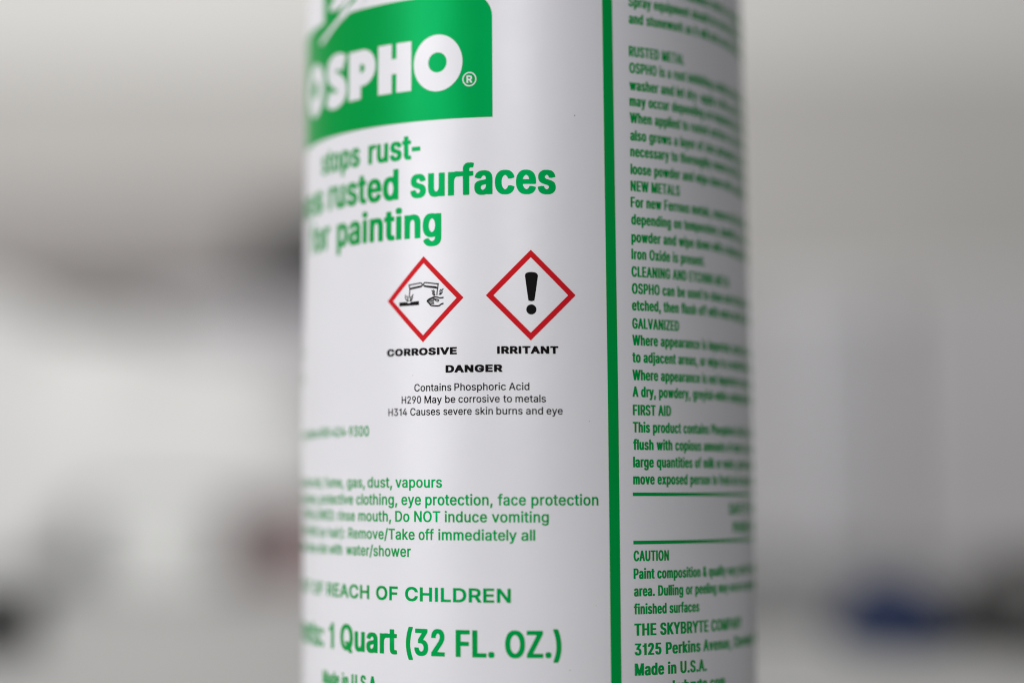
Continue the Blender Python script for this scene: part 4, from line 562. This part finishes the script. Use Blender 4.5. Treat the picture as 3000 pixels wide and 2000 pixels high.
  'W': (0.885, [[130,4,119,10,-48,985,-28,998,32,1000,144,999,165,985,228,596,297,985,312,997,494,999,520,985,578,626,592,620,651,985,690,1000,830,1000,858,992,865,972,697,10,620,0,508,1,477,10,410,396,340,10,298,0]]),
  'Y': (0.63, [[186,5,175,23,175,411,-48,985,-10,1000,144,999,172,989,284,718,396,994,592,998,609,985,610,972,387,411,385,10,340,0]]),
  'Z': (0.59, [[-9,6,-18,23,-18,117,297,838,271,847,-10,851,-20,865,-19,985,19,1000,523,998,540,985,539,878,221,157,537,146,543,130,541,10,495,0]]),
  'a': (0.531, [[105,-9,35,28,-11,101,-31,208,-22,314,10,381,58,421,105,441,246,475,261,501,258,542,231,603,175,518,74,515,-16,555,-14,595,21,675,93,742,189,766,329,757,403,715,439,662,458,608,468,515,469,21,464,7,441,1,315,0,217,-16],[198,154,203,149,217,158,242,194,260,261,259,315,217,301,184,261,178,208]]),
  'b': (0.573, [[187,-8,145,0,19,2,-1,8,-5,21,-5,983,19,999,192,996,203,983,203,769,341,763,373,756,419,729,458,689,493,622,522,515,532,382,526,262,502,155,456,61,411,16,369,-6,285,-15],[250,168,257,158,271,164,296,208,315,275,323,369,306,515,285,569,257,595,217,515,202,395,210,275]]),
  'c': (0.539, [[151,-7,109,12,57,61,22,115,-7,195,-27,369,-23,462,-7,556,22,636,55,689,114,743,193,765,333,760,401,729,451,676,487,596,496,529,403,493,319,493,294,502,279,556,253,596,235,588,205,529,187,449,183,342,197,248,215,195,249,153,278,195,295,248,319,264,417,262,487,235,500,222,494,182,458,88,417,36,379,8,291,-15]]),
  'd': (0.573, [[137,-6,95,16,50,61,19,115,-8,195,-25,315,-25,435,-17,515,12,622,53,696,109,745,165,764,302,769,303,983,314,996,499,996,510,983,507,8,347,-1,263,-15],[231,168,249,159,277,208,303,342,292,502,249,593,229,582,203,529,182,395,190,275,210,208]]),
  'e': (0.549, [[151,-6,109,13,56,61,22,115,-7,195,-26,342,-13,529,29,649,66,702,109,741,179,764,319,762,375,743,412,716,446,676,473,622,503,502,508,328,473,318,184,315,197,235,220,182,249,149,280,182,299,235,333,243,417,240,487,214,501,199,498,168,459,75,387,8,305,-14],[186,462,297,462,280,542,249,595,235,593,210,556]]),
  'f': (0.37, [[35,7,28,611,-58,624,-59,745,-35,756,24,758,42,932,70,985,98,1012,173,1038,301,1035,356,1012,338,891,315,880,257,878,238,838,236,771,241,758,315,756,339,745,339,638,338,624,315,615,237,611,234,10,189,0]]),
  'g': (0.574, [[151,-276,82,-246,39,-206,1,-139,-7,-99,67,-34,165,-31,188,-45,218,-99,249,-124,277,-99,290,-72,302,8,179,11,123,23,68,61,20,128,-12,222,-25,329,-23,462,-2,582,53,695,106,743,134,756,235,767,333,757,489,756,511,743,511,729,511,-19,495,-126,443,-219,375,-265,291,-281],[236,182,253,182,283,235,304,355,293,502,249,594,229,582,203,529,183,409,193,275,210,222]]),
  'h': (0.556, [[5,5,-5,23,-5,985,19,999,183,998,203,985,203,771,327,765,394,745,439,702,471,638,492,504,491,10,411,0,313,1,287,10,284,491,270,558,257,585,243,590,218,544,204,477,201,10,159,0]]),
  'i': (0.266, [[6,5,-5,23,-4,745,34,757,188,753,202,745,203,731,201,10,160,0],[34,836,7,851,-14,891,-16,958,0,998,20,1017,62,1027,146,1027,188,1012,213,972,218,932,214,891,192,851,146,832]]),
  'j': (0.266, [[-69,-262,-79,-244,-79,-138,-75,-124,-26,-111,-5,-44,-4,744,29,757,183,755,202,744,203,731,203,-44,192,-138,157,-218,113,-252,43,-267],[29,837,-3,864,-17,904,-13,971,11,1011,43,1025,99,1028,160,1025,188,1011,211,975,218,931,214,891,191,851,141,832]]),
  'k': (0.521, [[5,5,-5,23,-5,985,19,999,183,998,203,985,203,678,210,651,285,753,453,757,496,745,491,718,311,424,509,37,509,10,453,0,327,0,285,9,215,153,203,130,201,10,159,0]]),
  'l': (0.228, [[-15,5,-25,23,-25,985,-1,999,164,998,183,985,184,972,182,10,139,0]]),
  'm': (0.794, [[5,5,-5,23,-4,745,19,756,159,757,271,770,341,763,383,741,453,767,537,770,607,762,649,740,699,678,726,584,729,10,649,0,551,1,525,10,522,517,512,571,495,591,474,544,468,504,465,10,397,0,299,0,261,10,259,517,248,571,229,582,209,531,203,477,201,10,159,0]]),
  'n': (0.556, [[5,5,-5,23,-4,745,33,757,173,756,257,767,327,765,383,750,413,731,447,691,485,584,493,477,491,10,411,0,313,1,287,10,284,491,270,558,257,585,243,590,218,544,204,477,201,10,159,0]]),
  'o': (0.562, [[151,-7,109,12,57,61,22,115,-7,195,-27,369,-23,462,-7,556,22,636,55,689,114,743,179,764,319,763,381,743,429,702,473,636,493,582,514,489,521,409,518,288,501,195,464,101,427,48,379,8,291,-14],[245,155,277,190,294,235,313,369,298,502,280,556,249,599,221,567,200,515,182,382,197,248,215,195]]),
  'p': (0.573, [[5,-262,-5,-244,-4,744,19,756,173,756,243,767,369,757,411,735,456,691,493,624,522,517,532,410,529,290,493,130,453,58,397,7,341,-12,203,-17,201,-258,159,-267],[248,170,257,159,271,165,296,210,317,290,323,357,319,450,306,517,285,570,257,595,218,517,202,397,213,263]]),
  'q': (0.573, [[305,-258,302,-17,137,-6,71,36,13,130,-20,263,-23,464,13,624,74,717,109,745,165,764,473,757,510,744,508,-258,459,-268,333,-267],[230,170,249,160,278,210,303,343,291,504,249,594,235,591,221,572,204,530,182,397,190,277]]),
  'r': (0.376, [[5,5,-5,23,-4,745,19,756,159,757,215,767,354,758,352,611,253,598,229,571,208,517,201,10,159,0]]),
  's': (0.502, [[125,-8,69,15,20,61,-11,128,-25,208,55,242,153,244,178,235,198,168,209,154,223,151,244,182,249,235,223,279,69,350,17,409,-10,502,-4,609,30,689,89,743,167,765,307,761,357,743,405,699,437,636,453,556,363,522,279,521,254,529,223,602,201,569,201,515,232,475,363,420,423,369,450,315,460,262,453,141,419,66,391,34,349,6,265,-14]]),
  't': (0.338, [[119,-1,62,29,19,109,10,189,10,603,-47,617,-60,630,-55,750,10,764,10,911,16,924,49,929,211,924,218,911,218,764,301,752,310,737,310,630,298,617,218,603,218,203,229,149,306,136,321,16,259,-5]]),
  'u': (0.556, [[131,-3,93,14,47,57,21,107,3,174,-5,281,-2,748,75,757,173,756,201,748,205,254,223,187,243,165,266,201,284,281,288,748,327,757,481,752,493,735,492,14,467,1,313,1,257,-9]]),
  'v': (0.531, [[132,8,-46,745,-22,756,34,757,132,757,167,745,230,468,296,745,328,757,496,753,509,745,510,731,335,10,286,0]]),
  'w': (0.743, [[110,4,98,10,-40,745,-2,757,138,757,166,749,194,610,208,594,236,747,278,757,432,753,444,745,474,567,505,745,558,757,684,757,712,748,716,731,577,10,502,0,404,1,373,10,348,150,334,183,302,10,264,0]]),
  'x': (0.519, [[-32,5,-41,10,-40,37,114,384,-29,718,-33,745,10,757,164,756,186,745,220,657,234,655,269,745,290,755,444,757,486,745,482,718,337,384,491,37,492,10,444,0,290,4,276,10,234,117,220,122,175,10,164,5]]),
  'y': (0.531, [[20,-264,-10,-249,6,-129,34,-116,76,-114,90,-102,125,18,-47,740,-38,753,-8,757,160,753,230,468,305,753,501,753,510,726,311,-89,280,-182,243,-235,201,-262,132,-272]]),
  'z': (0.521, [[-8,5,-18,23,-18,117,221,598,188,606,-3,611,-11,624,-10,745,34,757,412,757,454,751,463,745,464,638,230,157,468,143,469,10,412,0]]),
 },
}

# ---- lettering: outlines of a plain grotesque (cap height = 1000), set chunk by chunk
from mathutils.geometry import tessellate_polygon
TRI = {}
def glyph(style, c):
    if (style, c) not in TRI:
        adv, loops = GLYPHS[style][c]
        L = [[Vector((l[i] / 1000, l[i + 1] / 1000, 0)) for i in range(0, len(l), 2)] for l in loops]
        def ar(l): return sum(a.x * b.y - b.x * a.y for a, b in zip(l, l[1:] + l[:1]))
        def inside(p, l):
            k = False
            for a, b in zip(l, l[1:] + l[:1]):
                if (a.y > p.y) != (b.y > p.y) and p.x < a.x + (p.y - a.y) / (b.y - a.y) * (b.x - a.x): k = not k
            return k
        outer = [l for l in L if not any(inside(l[0], m_) for m_ in L if m_ is not l)]
        pts, tris = [], []
        for o_ in outer:
            grp = [o_] + [l for l in L if l is not o_ and l not in outer and inside(l[0], o_)]
            n0 = len(pts); flatp = [p for l in grp for p in l]
            tris += [tuple(n0 + i for i in t) for t in tessellate_polygon(grp)]
            pts += flatp
        TRI[style, c] = (adv, pts, tris)
    return TRI[style, c]
def layout(style, text):
    x = 0; out = []; lo, hi = 1e9, -1e9
    for c in text:
        adv, pts, tris = glyph(style, c)
        if pts:
            out.append((x, pts, tris)); lo = min(lo, x + min(p.x for p in pts)); hi = max(hi, x + max(p.x for p in pts))
        x += adv
    return out, lo, hi, x
def put(bm, lay, sx, tx, cap, z):
    for x, pts, tris in lay:
        vs = [bm.verts.new((tx + (x + p.x) * sx, z + p.y * cap, 0)) for p in pts]
        for t in tris:
            try: bm.faces.new([vs[i] for i in t])
            except ValueError: pass
def style_of(n, wv):
    return {'headline_text': 'head', 'volume_text': 'head', 'warning_text': 'black' if wv > .2 else 'light', 'safety_text': 'safety',
            'caution_heading': 'heavy'}.get(n, 'narrow')
for nm, z, cap, wv, wh, ink, chunks, pre, suf in LINES:
    st = style_of(nm, wv); bm = bmesh.new(); first = last = None
    for t, u0, u1 in chunks:
        lay, lo, hi, adv = layout(st, t)
        sx = (u1 - u0) / (hi - lo)
        put(bm, lay, sx, u0 - lo * sx, cap, z)
        if first is None: first = (u0 - lo * sx, sx)
        last = (u0 - lo * sx + adv * sx, sx)
    if pre:
        lay, lo, hi, adv = layout(st, pre); put(bm, lay, first[1], first[0] - adv * first[1], cap, z)
    if suf:
        lay, lo, hi, adv = layout(st, suf); put(bm, lay, last[1], last[0], cap, z)
    printed(nm, bm, ink, 0.03, bottle)

# ---- stripe and ruled lines
bm = bmesh.new()
for z0, z1 in ((-54, 15.13), (15.13, 104)):        # cut where the wall starts to draw in
    flat(bm, [(14.70, z0), (16.70, z0), (16.70, z1), (14.70, z1)])
printed('border_stripe', bm, 'grn', 0.03, bottle)
for z0, z1 in ((-1.07, -0.455), (-9.68, -9.05)):
    bm = bmesh.new(); flat(bm, [(19.37, z0), (64, z0), (64, z1), (19.37, z1)])
    printed('ruled_line', bm, 'grn', 0.03, bottle)

# ---- brand panel
def corner(cx, cy, r, a0, a1, n=10):
    return [(cx + r * math.cos(math.radians(a0 + (a1 - a0) * i / n)), cy + r * math.sin(math.radians(a0 + (a1 - a0) * i / n))) for i in range(n + 1)]
pr = 4.4
bm = bmesh.new()
flat(bm, [(-104, 67.07), (-5.95, 67.07)] + corner(-5.95 - pr, 90.0 - pr, pr, 0, 90) + [(-36.2, 90.0), (-33.2, 97.0), (-31.0, 104.0), (-48.2, 104.0), (-48.2, 90.0), (-104, 90.0)])
brand = printed('brand_panel', bm, 'grn', 0.03, bottle, 'green panel with white lettering and a lightning bolt')
bm = bmesh.new()
for q0, q1, q2, q3 in ((-29.69, -26.39, -25.29, -21.96),):       # H
    flat(bm, [(q0, 72.88), (q1, 72.88), (q1, 76.43), (q2, 76.43), (q2, 72.88), (q3, 72.88), (q3, 82.1), (q2, 82.1), (q2, 79.25), (q1, 79.25), (q1, 82.1), (q0, 82.1)])
bp_ = [(-38.02, 72.88), (-34.40, 72.88), (-34.40, 75.3)] + [(-33.9 + 3.5 * math.cos(math.radians(a)), 78.72 + 3.42 * math.sin(math.radians(a))) for a in range(-90, 91, 9)] + [(-38.02, 82.14)]
flat(bm, bp_, [[(-34.60, 77.85)] + [(-34.1 + 0.8 * math.cos(math.radians(a)), 78.65 + 0.8 * math.sin(math.radians(a))) for a in range(-90, 91, 15)] + [(-34.60, 79.45)]])
for ox_ in (-16.49, -52.55):
    flat(bm, ellipse(ox_, 77.55, 4.92, 5.25, 72), [ellipse(ox_, 77.65, 1.86, 1.86, 48)])
sp_ = [(2.9, 3.0), (1.5, 3.62), (-0.4, 3.68), (-1.95, 3.0), (-2.2, 1.7), (-0.9, 0.62), (0.9, -0.35), (2.15, -1.5), (1.95, -2.95), (0.3, -3.68), (-1.6, -3.6), (-3.3, -2.75)]
stroke(bm, smooth_path([(-42.55 + x, 77.55 + y) for x, y in sp_], 6), 3.05)
printed('brand_lettering', bm, 'wht', 0.06, brand)
bm = bmesh.new(); lay, lo, hi, adv = layout('heavy', 'R'); sx = 1.08 / (hi - lo); put(bm, lay, sx, -10.79 - lo * sx, 1.36, 73.46)
flat(bm, ellipse(-10.25, 74.14, 1.33, 1.33, 40), [ellipse(-10.25, 74.14, 1.12, 1.12, 40)])
printed('registered_mark', bm, 'wht', 0.06, brand)
bm = bmesh.new()
flat(bm, [(-42.1, 97.0), (-43.4, 94.0), (-45.75, 92.15), (-44.9, 91.6), (-42.5, 91.5), (-40.0, 92.15), (-39.2, 92.9), (-37.3, 97.0)])
flat(bm, [(-36.6, 96.0), (-38.9, 92.8), (-41.8, 90.15), (-41.4, 90.0), (-38.9, 91.25), (-36.4, 92.9), (-34.2, 96.0)])
flat(bm, [(-29.5, 104.0), (-33.4, 96.0), (-36.2, 91.9), (-50.0, 86.5), (-49.6, 86.1), (-48.4, 86.0), (-41.6, 88.75), (-37.9, 90.02), (-34.0, 90.05), (-31.4, 96.0), (-27, 104.0)])
printed('lightning_bolt', bm, 'wht', 0.06, brand)

# ---- hazard diamonds
S = SHAPES
d1 = bmesh.new(); flat(d1, S['d1'], [S['d1i']])
d1 = printed('hazard_diamond', d1, 'red', 0.03, bottle, 'red diamond around two pouring test tubes')
bm = bmesh.new()
flat(bm, [(x, y - 0.10 if y < 33.5 else y + 0.04) for x, y in S['slab']])
for k in ('tubeA', 'tubeB'):
    pts = S[k]; 
    stroke(bm, smooth_path(pts, 4), 0.22)
printed('hazard_symbol', bm, 'blk', 0.03, d1)
bm = bmesh.new()
for k in ('flowA', 'flowB', 's1', 's2', 's3', 's4', 's5', 's6', 's7', 's8'):
    stroke(bm, smooth_path(S[k], 4), 0.19)
stroke(bm, [(S['tubeA'][6][0] + 0.05, S['tubeA'][6][1] + 0.18), (S['tubeA'][4][0], S['tubeA'][4][1] + 0.02)], 0.20)
stroke(bm, [(S['tubeB'][7][0], S['tubeB'][7][1] + 0.20), (S['tubeB'][5][0], S['tubeB'][5][1] + 0.05)], 0.17)
for k in ('h1', 'h2'): stroke(bm, smooth_path(S[k], 4), 0.25)
for k in ('h3', 'h4', 'h5', 'h6', 'h7'): stroke(bm, smooth_path(S[k], 4), 0.17)
printed('hazard_symbol', bm, 'blk', 0.045, d1)
d2 = bmesh.new(); flat(d2, S['d2'], [S['d2i']])
d2 = printed('hazard_diamond', d2, 'red', 0.03, bottle, 'red diamond around a black exclamation mark')
bm = bmesh.new()
flat(bm, smooth_path(S['bang'] + [S['bang'][0]], 3)[:-1])
flat(bm, ellipse(S['dot'][0][0], S['dot'][0][1], 0.905, 0.905, 40))
printed('hazard_symbol', bm, 'blk', 0.03, d2)

# ---- a few stray specks of ink
for x, y, r in ((9.15, 67.4, 0.10), (11.2, 12.2, 0.07), (-21.5, 20.6, 0.06), (7.2, -31.6, 0.08), (12.1, -20.4, 0.05)):
    bm = bmesh.new(); flat(bm, ellipse(x, y, r, r * 0.8, 10))
    printed('ink_speck', bm, 'blk', 0.03, bottle)
